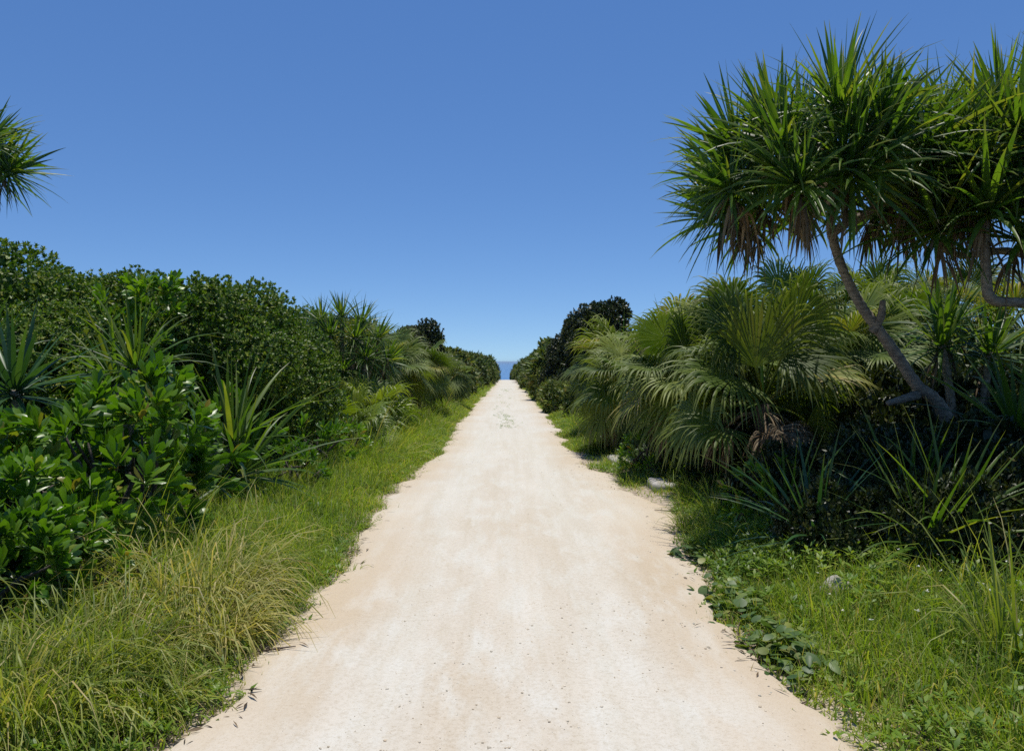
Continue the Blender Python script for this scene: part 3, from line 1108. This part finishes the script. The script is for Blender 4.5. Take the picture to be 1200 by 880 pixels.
branch([(3.70, 8.0, 1.95), (3.76, 7.95, 2.10), (3.77, 7.93, 2.26)], [.045, .04, .028], t, o0, seed=2)
branch([(4.21, 8.1, 1.31), (4.0, 7.95, 1.28), (3.79, 7.85, 1.24)], [.048, .04, .028], t, o0, seed=3)
branch([(3.26, 8.0, 2.92), (3.45, 8.02, 3.05), (3.66, 8.05, 3.16), (4.0, 8.1, 3.35)], [.05, .042, .04, .035], t, o0, seed=5)
branch([(3.16, 8.0, 3.36), (2.8, 7.9, 3.45), (2.45, 7.8, 3.5)], [.05, .04, .035], t, o0, seed=6)
branch([(3.2, 8.0, 3.3), (3.2, 8.4, 3.5), (3.2, 8.8, 3.6)], [.045, .04, .03], t, o0, seed=7)
branch([(3.16, 8.0, 3.36), (3.2, 7.6, 3.5), (3.3, 7.2, 3.55)], [.045, .04, .03], t, o0, seed=8)
branch([(3.15, 8.0, 3.38), (3.15, 8.0, 3.8), (3.2, 8.0, 4.1)], [.05, .04, .03], t, o0, seed=9)
tree_heads(t, np.array([3.08, 7.65, 3.18]) - o0, (1.14, 1.2, .86), 44, .68, .040, 11, nleaf=50, lo=-.1)

t = thing('screw_pine', 'second screw pine, its crown joined to the tall one, an elbowed pale branch below', 'tree', (5.9, 8.0, gz(5.9, 8.0)))
o0 = np.array([5.9, 8.0, gz(5.9, 8.0)])
branch([(5.9, 8.0, -.1), (5.8, 8.0, 1.0), (5.6, 7.9, 2.0), (5.45, 7.85, 3.0), (5.3, 7.8, 3.5)], [.12, .11, .10, .08, .06], t, o0, nm='trunk', seed=12)
branch([(5.62, 7.9, 2.0), (5.0, 7.1, 2.13), (4.45, 6.85, 2.16), (4.18, 6.82, 2.19), (4.12, 6.8, 2.4), (4.10, 6.8, 2.85)], [.05, .045, .042, .045, .042, .038], t, o0, seed=13)
branch([(5.45, 7.85, 2.6), (5.0, 7.9, 2.75), (4.6, 8.0, 2.72), (4.3, 8.0, 2.85)], [.042, .038, .034, .028], t, o0, seed=14)
branch([(5.45, 7.85, 3.0), (5.0, 7.6, 3.2), (4.7, 7.5, 3.4)], [.05, .045, .035], t, o0, seed=15)
tree_heads(t, np.array([5.0, 7.5, 3.22]) - o0, (1.05, 1.05, .95), 40, .68, .040, 17, nleaf=50, lo=-.1)
r = rng(33)
for c, ax in (((4.10, 6.75, 2.95), (-.02, -.30, 1)), ((4.62, 7.1, 3.35), (-.15, -.4, 1)), ((4.42, 6.75, 2.72), (.35, -.5, 1)), ((3.85, 7.1, 2.85), (-.4, -.35, 1))):
    m_ = MB()
    rosette(m_, np.array(c) - o0, ax, 50, .82, .054, r, .08, 1.9, 1.1)
    part('leaf_head', m_, M['pandan'], t)
    m_ = MB()
    skirt(m_, np.array(c) - o0, ax, 14, .6, .035, r)
    part('dead_leaves', m_, M['dead'], t)

t = thing('screw_pine', 'screw pine reaching in from the picture edge, spiky heads against sky above the hedge', 'tree', (-8.6, 11.0, gz(-8.6, 11)))
o0 = np.array([-8.6, 11.0, gz(-8.6, 11)])
branch([(-8.6, 11, -.1), (-8.5, 11, 1.5), (-8.2, 11, 2.8), (-7.9, 11, 3.6), (-7.8, 11, 4.1)], [.12, .11, .1, .08, .06], t, o0, nm='trunk', seed=22)
branch([(-7.9, 11, 3.8), (-7.4, 11, 4.02), (-6.9, 11, 4.2)], [.05, .045, .035], t, o0, seed=23)
tree_heads(t, np.array([-7.85, 11.0, 4.3]) - o0, (.75, .75, .75), 16, .72, .042, 25, lo=-.1)
r = rng(34)
for c, ax in (((-6.72, 10.95, 4.24), (.9, -.15, .55)), ((-6.95, 10.8, 4.62), (.35, -.3, 1)), ((-7.0, 11.2, 4.4), (.4, .3, .8))):
    m_ = MB()
    rosette(m_, np.array(c) - o0, ax, 40, .66, .042, r, .08, 2.0, 1.0)
    part('leaf_head', m_, M['pandan'], t)
    m_ = MB()
    skirt(m_, np.array(c) - o0, ax, 10, .5, .03, r)
    part('dead_leaves', m_, M['dead'], t)

# ------------------------------------------------------------------ fan palms
fan_palm('large fan palm with a big upright pleated leaf before the bent screw pine trunk', at(3.15, 9.7), 41, 1.05, 30, .8, .8, 14, emin=-.15, clear=.35,
         extra=[((2.92, 9.25, 1.58), (-.05, -.12, 1), (.05, -1, .1), 1.02, 1.2, .35, .62), ((3.28, 9.2, 1.76), (1, -.25, -.02), (0, -.75, .65), .95, 1.9, .7, .5),
                ((2.62, 9.1, 1.48), (-.9, -.35, .12), (0, -.6, .8), 1.05, 2.0, .9, .5), ((2.45, 8.95, .92), (-.8, -.5, -.2), (-.2, -.6, .8), .72, 1.7, .7, .5),
                ((2.75, 9.35, 1.95), (-.6, -.2, .6), (.3, -.8, .5), .95, 1.8, .9, .5), ((3.35, 9.3, 2.0), (.5, -.1, .7), (0, -.9, .3), .9, 1.6, .8, .5)])
fan_palm('fan palm with long drooping leaf tips between the big pleated palm and the track', at(2.75, 11.4), 42, 1.15, 34, .78, .78, 16, emin=-.15)
fan_palm('fan palm whose greyish leaf reaches lowest and farthest out over the grass verge', at(2.4, 14.2), 43, .95, 32, .78, .8, 12, emin=-.35)
P_A = fan_palm('fan palm right behind the bent trunk, crown just above the dark thicket', at(4.9, 11.6), 45, 1.45, 26, .8, .8, 8, emin=-.45)
P_B = fan_palm('tall fan palm on the skyline above the small screw pine, behind the bent trunk', at(7.1, 15.4), 46, 2.25, 30, .78, .85, 8, emin=-.5)
dup(P_A, at(3.9, 13.0), 1.9, 1.1, 'fan palm on the skyline just behind the two palms at the verge')
dup(P_B, at(5.6, 15.0), 2.6, .96, 'tall fan palm on the skyline, seen just beside the bent screw pine trunk')
dup(P_B, at(8.8, 15.6), 4.1, 1.0, 'tall fan palm mostly hidden behind the elbowed pale branch')
dup(P_B, at(6.2, 12.4), .9, .8, 'fan palm in the gap between the bent trunk and the small screw pine')
dup(P_A, at(8.1, 12.2), 5.2, 1.2, 'fan palm in the shade behind the grey green sword leaves')
dup(P_A, at(2.55, 17.4), 3.3, .95, 'fan palm where the palm thicket meets the dark round tree')
dup(P_A, at(3.3, 15.8), 5.0, 1.05, 'fan palm in the second row behind the greyish drooping leaf')
P_C = fan_palm('small bright yellow green fan palm low in the grass, brown leaves hanging below', at(-2.72, 13.6), 47, .34, 15, .76, .5, 6, mat='palm_young', emin=.05, tilt=.35)
dup(P_A, at(-2.9, 19.6), .7, .9, 'fan palm leaning towards the track, with one upright half open leaf')
dup(P_B, at(-3.2, 17.4), 2.2, .72, 'fan palm with narrow pale drooping tips right above the small bright palm')
dup(P_A, at(-2.45, 22.5), 4.0, .85, 'fan palm whose grey leaf tip overhangs the verge, farthest palm in the left hedge')
dup(P_C, at(-2.7, 15.6), 1.4, 1.1, 'low fan palm spreading over the verge just beyond the bright yellow green one')

# ------------------------------------------------------------------ shrubs of the left-hand thicket
S1 = shrub('small_leaved_shrub', 'big dome shaped shrub with tiny leaves standing highest behind the upright screw pine sapling', 'shrub', at(-3.95, 11.3), 51, 1.4, 2.85, 11500, 9, .048, .028, 'midleaf', 20, low=.5)
S2 = shrub('small_leaved_shrub', 'dark small leaved shrub forming the highest slope under the overhanging screw pine heads', 'shrub', at(-7.0, 10.3), 52, 1.8, 3.55, 11500, 8, .058, .033, 'midleaf', 22)
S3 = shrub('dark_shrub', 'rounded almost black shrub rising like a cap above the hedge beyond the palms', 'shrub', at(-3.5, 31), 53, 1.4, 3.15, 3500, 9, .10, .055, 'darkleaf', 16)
dup(S1, at(-6.1, 12.3), 1.2, (1.15, 1.15, 1.08), 'small leaved shrub making the second hump of the skyline after the highest slope')
dup(S2, at(-5.7, 9.6), 2.2, (.8, .8, .72), 'small leaved shrub behind the pale spiky screw pine, below the highest slope')
dup(S1, at(-5.3, 13.8), 3.9, 1.0, 'small leaved shrub at the dip of the skyline between slope and dome')
dup(S2, at(-4.9, 14.9), 4.4, (.75, .75, .80), 'small leaved shrub directly behind the big dome, towards the spiky screw pine crown')
dup(S1, at(-7.2, 8.2), 5.3, .95, 'dark small leaved shrub at the picture edge behind the bluish screw pine')
dup(S2, at(-9.4, 13), .6, 1.02, 'small leaved shrub below the screw pine reaching in from the edge')
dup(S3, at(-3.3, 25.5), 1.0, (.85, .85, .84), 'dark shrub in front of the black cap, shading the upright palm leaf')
dup(S1, at(-4.6, 18.0), 2.8, 1.0, 'small leaved shrub behind the spiky screw pine crown of the mid hedge')
dup(S2, at(-4.3, 21.8), 1.4, (.72, .72, .78), 'small leaved shrub between screw pine crown and black cap')
LH = 'far hedge shrubs on the sea side of the palms'
far = [(-2.75, 27.6, .72), (-2.95, 34, 1.0), (-2.45, 37.5, .9), (-2.6, 41.5, 1.0), (-2.3, 46, .92), (-2.2, 51, .95), (-1.85, 56.5, .85), (-1.7, 62, .8), (-1.5, 68, .72),
       (-1.95, 31.5, .42), (-1.85, 36, .38), (-1.75, 43.5, .42), (-1.5, 49, .45), (-1.3, 56, .5), (-1.1, 65, .5),
       (-5.2, 27, 1.2), (-5.2, 36, 1.2), (-5, 45, 1.2), (-4.8, 55, 1.1), (-4.6, 66, 1.0), (-6.6, 16.5, 1.2), (-6.6, 21.5, 1.2)]
rr_ = rng(8)
H1 = shrub('small_leaved_shrub', 'green hedge shrub just beyond the last palm of the left hedge', 'shrub', at(-2.75, 27.6), 54, 1.3, 2.5, 1700, 9, .15, .07, 'hedge', 20, jitter=.24, s=.72)
H2 = shrub('small_leaved_shrub', 'loose leafy hedge shrub in front of the black capped shrub', 'shrub', at(-2.35, 29.8), 55, 1.2, 2.4, 900, 12, .22, .06, 'hedge', 18, jitter=.3, spread=1.2, s=.62)
for i, (x, y, s) in enumerate(far[1:], 1):
    k = s * rr_.uniform(.92, 1.1)
    lab, grp = (('green hedge shrub between the black capped shrub and the crest of the track', 'far hedge shrubs on the left') if i < 9 else
                ('low pale green bush at the foot of the far left hedge, by the verge', 'low bushes at the foot of the far left hedge') if i < 15 else
                ('green shrub in the back row of the left hedge, behind the front shrubs', 'back row hedge shrubs on the left'))
    dup((H1, H2)[i % 2], at(x, y), rr_.uniform(0, 6), (k, k, k * rr_.uniform(.88, 1.12)), lab, grp)
dup(H1, at(-1.62, 80), 1., (.85, .85, 1.0), 'last green bush of the left hedge, just past the crest before the sea')
dup(P_A, at(-2.0, 27.5), 2.0, .72, 'pale fan palm tuft poking out of the far left hedge below the black cap')

# left: screw pines
screw_shrub('screw pine sapling with tall upright sword leaves and arching side leaves, at the grass edge', at(-2.95, 8.6), 61, [(0, 0, .72, .02, -.08), (.12, -.1, .4, .3, -.4)], 1.15, .048, 36, skirts=True, amax=1.65, droop=1.1)
screw_shrub('pale striped screw pine spreading like a fountain above the glossy broadleaf bush', at(-3.75, 8.1), 62, [(0, 0, 1.5, .1, -.25), (-.35, .3, 1.35, -.3, .1)], .85, .034, 56, amax=1.95, droop=1.5)
screw_shrub('bluish dark screw pine of long stiff blades at the picture edge', at(-4.4, 7.1), 63, [(.05, 0, 1.3, .05, -.1), (-.5, .2, 1.45, -.2, 0)], .82, .042, 50, mat='pandan_blue', amax=1.9)
screw_shrub('cluster of screw pine heads on the skyline beyond the big dome shrub', at(-3.35, 16.6), 64, [(-.85, 0, 2.2, -.4, -.2), (-.45, -.1, 2.42, -.1, -.3), (-.05, 0, 2.5, 0, -.2), (.35, .1, 2.38, .3, -.2), (.7, .1, 2.05, .6, -.2), (-.2, -.4, 2.1, .1, -.6), (-.65, -.45, 1.9, -.2, -.7), (.3, -.35, 2.05, .3, -.6),
    (.55, -.5, 1.65, .5, -.6), (-.3, -.6, 1.6, -.1, -.8), (.1, -.65, 1.4, .3, -.8), (-.85, -.6, 1.4, -.4, -.8), (.95, -.2, 1.6, .8, -.4), (-.5, -.7, 1.1, -.1, -.9)], .62, .034, 54, amax=1.9, droop=1.2)

# left: broadleaf bushes in front
naupaka('large glossy broadleaf bush with paddle shaped leaves in whorls, nearest the camera', at(-3.2, 6.3), 71, .9, 1.5, 170, 16, .19, .062)
N2 = naupaka('broadleaf bush at the picture edge, dark gaps between its whorls', at(-3.95, 6.0), 72, .75, 1.2, 190, 14, .17, .065)
dup(N2, at(-3.15, 5.15), 2., .82, 'small shaded broadleaf bush just behind the dry grass clumps')
N3 = naupaka('light green broadleaf bush showing on the skyline between slope and dome shrub', at(-4.75, 10.3), 73, 1.05, 2.62, 360, 14, .17, .06, mat='naupaka')
dup(N2, at(-4.6, 9.3), 4., 1.15, 'broadleaf bush filling the gap behind the pale fountain screw pine')
N4 = naupaka('low bright broadleaf seedling clump beside the small yellow green palm', at(-2.5, 11.9), 74, .48, .78, 80, 12, .13, .035)
dup(N2, at(-3.75, 7.45), 1.1, 1.05, 'shaded broadleaf bush under the pale fountain screw pine, behind the glossy one')
dup(N4, at(-2.6, 10.6), 1., 1.1, 'low broadleaf clump in the grass under the big dome shrub')
dup(N4, at(-2.5, 9.35), 2.4, .85, 'low broadleaf clump between the sword leaved sapling and the grass')
dup(N4, at(-3.5, 9.6), 3.3, 1.6, 'shaded broadleaf clump right behind the sword leaved sapling')
dup(N4, at(-2.72, 5.0), 5., .8, 'single big leaved seedling rising between the dry grass clumps and the dark bush')
dup(N2, at(-2.98, 4.55), 5., .68, 'dark broadleaf bush at the lower picture edge behind the dry grass')

# ------------------------------------------------------------------ the right-hand thicket
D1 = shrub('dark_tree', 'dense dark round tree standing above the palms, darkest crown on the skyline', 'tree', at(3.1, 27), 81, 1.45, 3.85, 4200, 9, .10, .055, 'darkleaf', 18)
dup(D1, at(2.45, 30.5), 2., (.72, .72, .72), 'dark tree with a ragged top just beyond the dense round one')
far = [(2.35, 22.6, .62), (2.3, 34, .95), (2.5, 38, 1.0), (2.3, 42.5, .95), (2.3, 47, .95), (2.1, 52, .9), (2.0, 57.5, .85), (1.8, 63, .8), (1.7, 69, .72),
       (1.75, 25.5, .42), (1.8, 30, .45), (1.7, 36, .42), (1.65, 41, .45), (1.55, 48, .5), (1.45, 60, .5),
       (4.9, 34, 1.2), (4.8, 44, 1.2), (4.7, 55, 1.1), (4.6, 66, 1.0), (4.9, 20, 1.1), (6.8, 17, 1.2), (5.6, 25, 1.2)]
for i, (x, y, s) in enumerate(far):
    k = s * rr_.uniform(.92, 1.1)
    lab, grp = (('green hedge shrub between the dark round tree and the crest of the track', 'far hedge shrubs on the right') if 0 < i < 9 else
                ('low pale green bush at the foot of the far right hedge, by the verge', 'low bushes at the foot of the far right hedge') if i >= 9 and i < 15 else
                ('green shrub in the back row of the right hedge, behind the front shrubs', 'back row hedge shrubs on the right') if i else
                ('green shrub between the last right hand palms and the dark round tree', None))
    dup((H1, H2)[i % 2], at(x, y), rr_.uniform(0, 6), (k, k, k * rr_.uniform(.88, 1.12)), lab, grp)
dup(H1, at(1.45, 83), 3., (.85, .85, 1.0), 'last green bush of the right hedge, just past the crest before the sea')
for i, (x, y, s) in enumerate([(10.4, 9.2, 1.0), (12.8, 11.5, 1.1), (12.0, 15.5, 1.2), (15.5, 18, 1.3), (9.8, 18.5, 1.2), (8.2, 8.0, .85), (16, 13, 1.2), (19, 17, 1.3)]):
    dup((H1, S1)[i % 2], at(x, y), rr_.uniform(0, 6), s, 'green shrub of the thicket running on past the right picture edge', 'shrubs past the right picture edge')
for i, (x, y, s) in enumerate([(-9.5, 7.0, 1.0), (-11.5, 9.5, 1.1), (-12.5, 14, 1.3), (-9.5, 18, 1.2), (-15.5, 18, 1.3), (-6.5, 5.2, .7)]):
    dup((H1, S1)[i % 2], at(x, y), rr_.uniform(0, 6), s, 'green shrub of the thicket running on past the left picture edge', 'shrubs past the left picture edge')
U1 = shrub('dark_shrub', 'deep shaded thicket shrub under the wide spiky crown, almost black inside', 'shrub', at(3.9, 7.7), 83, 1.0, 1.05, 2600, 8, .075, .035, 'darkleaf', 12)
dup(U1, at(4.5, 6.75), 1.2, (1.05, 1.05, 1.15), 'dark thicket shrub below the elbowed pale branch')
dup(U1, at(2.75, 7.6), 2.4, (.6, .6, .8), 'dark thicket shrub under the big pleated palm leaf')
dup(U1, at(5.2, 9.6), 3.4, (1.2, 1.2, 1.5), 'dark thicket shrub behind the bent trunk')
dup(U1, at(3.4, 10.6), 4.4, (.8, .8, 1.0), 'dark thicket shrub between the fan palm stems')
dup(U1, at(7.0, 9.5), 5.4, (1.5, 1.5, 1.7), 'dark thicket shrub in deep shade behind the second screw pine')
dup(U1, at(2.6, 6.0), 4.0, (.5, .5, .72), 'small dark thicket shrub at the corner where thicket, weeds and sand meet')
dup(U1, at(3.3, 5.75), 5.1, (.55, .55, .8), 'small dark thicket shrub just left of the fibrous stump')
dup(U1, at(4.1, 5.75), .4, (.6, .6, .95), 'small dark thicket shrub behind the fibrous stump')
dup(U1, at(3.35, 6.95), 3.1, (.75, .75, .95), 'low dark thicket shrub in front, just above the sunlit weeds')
screw_shrub('screw pine with grey green sword leaves at the picture edge under the elbowed branch', at(4.35, 6.7), 84, [(0, 0, .95, -.1, -.2), (.5, .1, 1.1, .2, -.1)], .85, .05, 44, amax=2.0)
screw_shrub('small screw pine head in half shade behind the bent trunk', at(5.1, 8.9), 85, [(-.2, 0, 1.75, -.1, -.25), (.35, 0, 1.65, .1, -.25), (0, .3, 2.0, 0, 0)], .8, .045, 42, amax=1.9)
screw_shrub('shaded young screw pine with long thin leaves on the ground inside the dark thicket', at(3.3, 6.45), 86, [(0, 0, .25, 0, -.2)], .95, .035, 34, amax=1.6, skirts=False)
screw_shrub('shaded young screw pine on the road side of the dark thicket', at(2.5, 7.0), 87, [(0, 0, .2, -.1, -.2)], .85, .03, 34, amax=1.6, skirts=False)
screw_shrub('thin leaved young screw pine at the front of the dark thicket, nearest the track corner', at(2.35, 6.0), 88, [(0, 0, .3, -.1, -.3)], .8, .026, 40, amax=1.7, skirts=False, mat='pandan_blue')
screw_shrub('thin leaved young screw pine at the front of the dark thicket, nearer the stump', at(2.95, 5.55), 89, [(0, 0, .32, .1, -.3), (.25, .1, .42, .2, -.2)], .85, .028, 36, amax=1.7, skirts=False)
dup(N2, at(2.95, 5.75), .4, .36, 'low shaded broadleaf bush in front of the dark thicket, above the white flowers')
dup(N4, at(2.05, 11.6), 3., .8, 'low broadleaf clump beside the farther stone slab')
dup(N4, at(2.5, 7.35), 2.0, .9, 'leafy low clump at the foot of the dark thicket, towards the track')

# ------------------------------------------------------------------ grass tussocks
tussock('golden dry grass clump, tallest of the clumps beside the track', at(-2.02, 5.15), 91, 1100, .86, .0125, .36, 'drygrass', 2.6, .9)
tussock('golden dry grass clump leaning over the sandy edge', at(-1.80, 4.66), 92, 800, .70, .0115, .28, 'drygrass', 2.6, .95)
tussock('yellow green grass clump behind the golden ones, by the big leaved seedling', at(-2.32, 4.85), 93, 600, .62, .0115, .30, 'tallgrass', 2.0, .9)
tussock('pale green arching grass clump in front of the golden clump', at(-2.12, 4.12), 94, 900, .78, .012, .32, 'tallgrass', 2.6, .95)
tussock('green grass clump at the bottom corner of the picture', at(-2.2, 3.5), 95, 700, .68, .0115, .3, 'tallgrass', 2.0, 1.0)
tussock('green grass clump on the sandy edge closest to the camera', at(-1.78, 3.75), 96, 420, .42, .010, .24, 'tallgrass', 2.0, .9)
tussock('yellowish grass clump at the edge below the dark bush', at(-2.38, 3.62), 97, 460, .5, .0115, .28, 'drygrass', 2.0, .9)
tussock('grass clump with dry tips just past the golden ones', at(-1.9, 5.85), 98, 520, .52, .010, .28, 'tallgrass', 2.2, 1.0)
tussock('bluish narrow bladed grass clump under the glossy broadleaf bush', at(-2.55, 6.75), 99, 620, .74, .008, .22, 'grass', 2.2, 1.0)
tussock('coarse long bladed grass clump bending over low weeds, nearest the camera on its verge', at(2.62, 4.05), 100, 110, .95, .016, .14, 'tallgrass', 1.3, .6)
tussock('small coarse grass clump in front of the dark thicket with one long arching blade', at(2.75, 5.7), 101, 26, .75, .012, .1, 'tallgrass', 2.0, .8)
tussock('grass clump at the foot of the dark thicket by the sandy edge', at(2.05, 7.2), 102, 200, .38, .007, .2, 'grass')


# ------------------------------------------------------------------ creepers, twigs, fruit head
def creeper(label, loc, seed, n, spread, L=.09):
    r = rng(seed)
    t = thing('creeper', label, 'plant', loc)
    x, y = r.normal(0, spread[0], n), r.normal(0, spread[1], n)
    z = .02 + r.uniform(0, .12, n) * np.exp(-(x / spread[0]) ** 2)
    a = r.uniform(0, 6.28, n)
    el = r.normal(.15, .35, n)
    d = np.stack([np.cos(a) * np.cos(el), np.sin(a) * np.cos(el), np.sin(el)], -1)
    sd = np.stack([-np.sin(a), np.cos(a), r.normal(0, .3, n)], -1)
    m_ = MB().add(*strips(np.stack([x, y, z], -1), d, L * r.uniform(.5, 1.2, n), L * r.uniform(.55, 1.2, n), r.uniform(0, 1, n), 5, 'round', 3, .15, sd))
    part('foliage', m_, M['creeper'], t)
    m_ = MB()
    for i in range(5):
        aa = r.uniform(0, 6.28)
        e = np.array([math.cos(aa) * spread[0] * 2, math.sin(aa) * spread[1] * 2, .015])
        m_.add(*tube([(0, 0, .03), e * .5 + np.array([r.normal(0, .04), r.normal(0, .04), .02]), e], [.005, .004, .003], 5, sub=4))
    part('stem', m_, M['twig'], t)
    return t


creeper('round leaved creeper spilling onto the sand beside the pale rock', at(1.60, 5.25), 111, 260, (.15, .26), .07)
creeper('greyish round leaved creeper on the sandy edge nearest the camera', at(1.60, 4.35), 112, 210, (.18, .2), .075)
creeper('small isolated creeper with a few yellow green leaves on bare sand', at(1.55, 6.6), 113, 50, (.12, .11), .075)


def twig(label, pts, rad, seed):
    p = np.array(pts, float)
    o_ = p[0].copy()
    mb_ = MB().add(*tube(p - o_, rad, 6, .05, seed=seed, sub=5))
    o = link('twig', mb_.mesh('twig', M['twig']))
    o.location = o_
    return tag(o, label, 'twig')


def rz_(x, y, d=0.008):
    return (x, y, float(road_z(np.array(float(x)), np.array(float(y)))) + d)


twig('thin dry twig lying on the sand below the greyish creeper', [rz_(1.36, 4.6), rz_(1.43, 4.3, .012), rz_(1.56, 4.0)], [.006, .008, .005], 1)
twig('dry twig lying across the sandy edge beside the small isolated creeper', [rz_(1.62, 6.45), rz_(1.78, 6.4, .02), rz_(1.95, 6.42)], [.005, .007, .004], 2)
twig('dark dry twigs and stalks at the sandy edge near the shaded slab', [rz_(1.62, 8.6), rz_(1.74, 8.5, .02), rz_(1.9, 8.62)], [.004, .006, .004], 3)
twig('broken twig under the golden grass clump', [rz_(-1.42, 4.5), rz_(-1.30, 4.44, .012), rz_(-1.18, 4.47)], [.005, .007, .003], 4)

t = thing('dead_stump', 'brown fibrous broken stump at the picture edge in front of the dark thicket', 'stump', at(3.60, 5.55))
r = rng(212)
part('wood', MB().add(*tube([(.06, .02, -.1), (.03, 0, .12), (0, 0, .26), (-.02, -.02, .36)], [.10, .085, .10, .07], 11, .12, seed=8, sub=4)), bark_mat('fibrous_wood', (.07, .045, .03), (.30, .22, .155), 30, stretch=(1, 1, .25)), t)
n = 150
a = r.uniform(0, 6.28, n)
zz = r.uniform(.05, .36, n)
part('fibres', MB().add(*strips(np.stack([np.cos(a) * .085, np.sin(a) * .085, zz], -1), np.stack([np.cos(a), np.sin(a), r.uniform(-.4, 1.2, n)], -1), r.uniform(.04, .12, n), .012, 1.5, 3, 'grass', 2)), M['dead'], t)

# ------------------------------------------------------------------ leaf litter on the thicket floor
r = rng(120)
n = 26000
y = 3.5 + 22 * r.uniform(0, 1, n) ** 1.4
sd = np.where(r.uniform(0, 1, n) < .5, -1., 1.)
d = r.uniform(0, 1, n) * 4.5
x = np.where(sd < 0, road_left(y) - ldepth(y) * .75 - d, road_right(y) + rdepth(y) * .7 + d)
a = r.uniform(0, 6.28, n)
dv = np.stack([np.cos(a), np.sin(a), r.normal(.15, .3, n)], -1)
m_ = MB().add(*strips(np.stack([x, y, ground_z(x, y) + r.uniform(0, .06, n)], -1), dv, r.uniform(.08, .3, n), r.uniform(.02, .045, n), .5, 2, 'oval', 2, twist=r.normal(0, .5, n)))
o = link('leaf_litter', m_.mesh('leaf_litter', M['litter']))
o['kind'] = 'stuff'

r = rng(121)
n = 3200
y = 2.8 + 24 * r.uniform(0, 1, n) ** 1.5
sd = np.where(r.uniform(0, 1, n) < .55, -1., 1.)
d = r.normal(.06, .10, n)
k = wob(y * 2.2, sd * 9, 66) > -.1
y, sd, d = y[k], sd[k], d[k]
n = len(y)
x = np.where(sd < 0, road_left(y) - d, road_right(y) + d)
a = r.uniform(0, 6.28, n)
dv = np.stack([np.cos(a), np.sin(a), r.normal(.05, .1, n)], -1)
m_ = MB().add(*strips(np.stack([x, y, road_z(x, y) + r.uniform(.002, .02, n)], -1), dv, r.uniform(.03, .12, n), r.uniform(.004, .018, n), .3, 2, 'oval', 2, twist=r.normal(0, .5, n)))
o = link('litter', m_.mesh('litter', M['litter']))
o['kind'] = 'stuff'

# low dark undergrowth filling the floor of both thickets
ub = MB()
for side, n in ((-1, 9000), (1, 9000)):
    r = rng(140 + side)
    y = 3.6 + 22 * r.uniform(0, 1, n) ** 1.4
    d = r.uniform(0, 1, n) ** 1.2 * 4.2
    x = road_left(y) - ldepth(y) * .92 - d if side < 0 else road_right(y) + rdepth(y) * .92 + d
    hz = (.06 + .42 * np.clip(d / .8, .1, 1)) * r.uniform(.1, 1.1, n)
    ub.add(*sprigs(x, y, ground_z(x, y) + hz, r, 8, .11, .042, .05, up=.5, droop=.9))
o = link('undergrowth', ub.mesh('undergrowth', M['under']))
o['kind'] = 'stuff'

# white flowers scattered through the weeds
x, y, d, r = verge_pts(90, 1, 3.6, 7.2, rdepth, 131, 1., .3)
m_ = MB()
hz = r.uniform(.14, .36, len(x))
m_.add(*sprigs(x, y, ground_z(x, y) + hz, r, 5, .013, .010, .003, up=.5))
fm = leaf_mat('white_petal', [(0, (.7, .7, .66)), (1, (.82, .82, .8))], rough=.6, trans=.2, tcol=(1, 1, .95), vary=0.)
o = link('blossoms', m_.mesh('blossoms', fm))
o['kind'] = 'stuff'
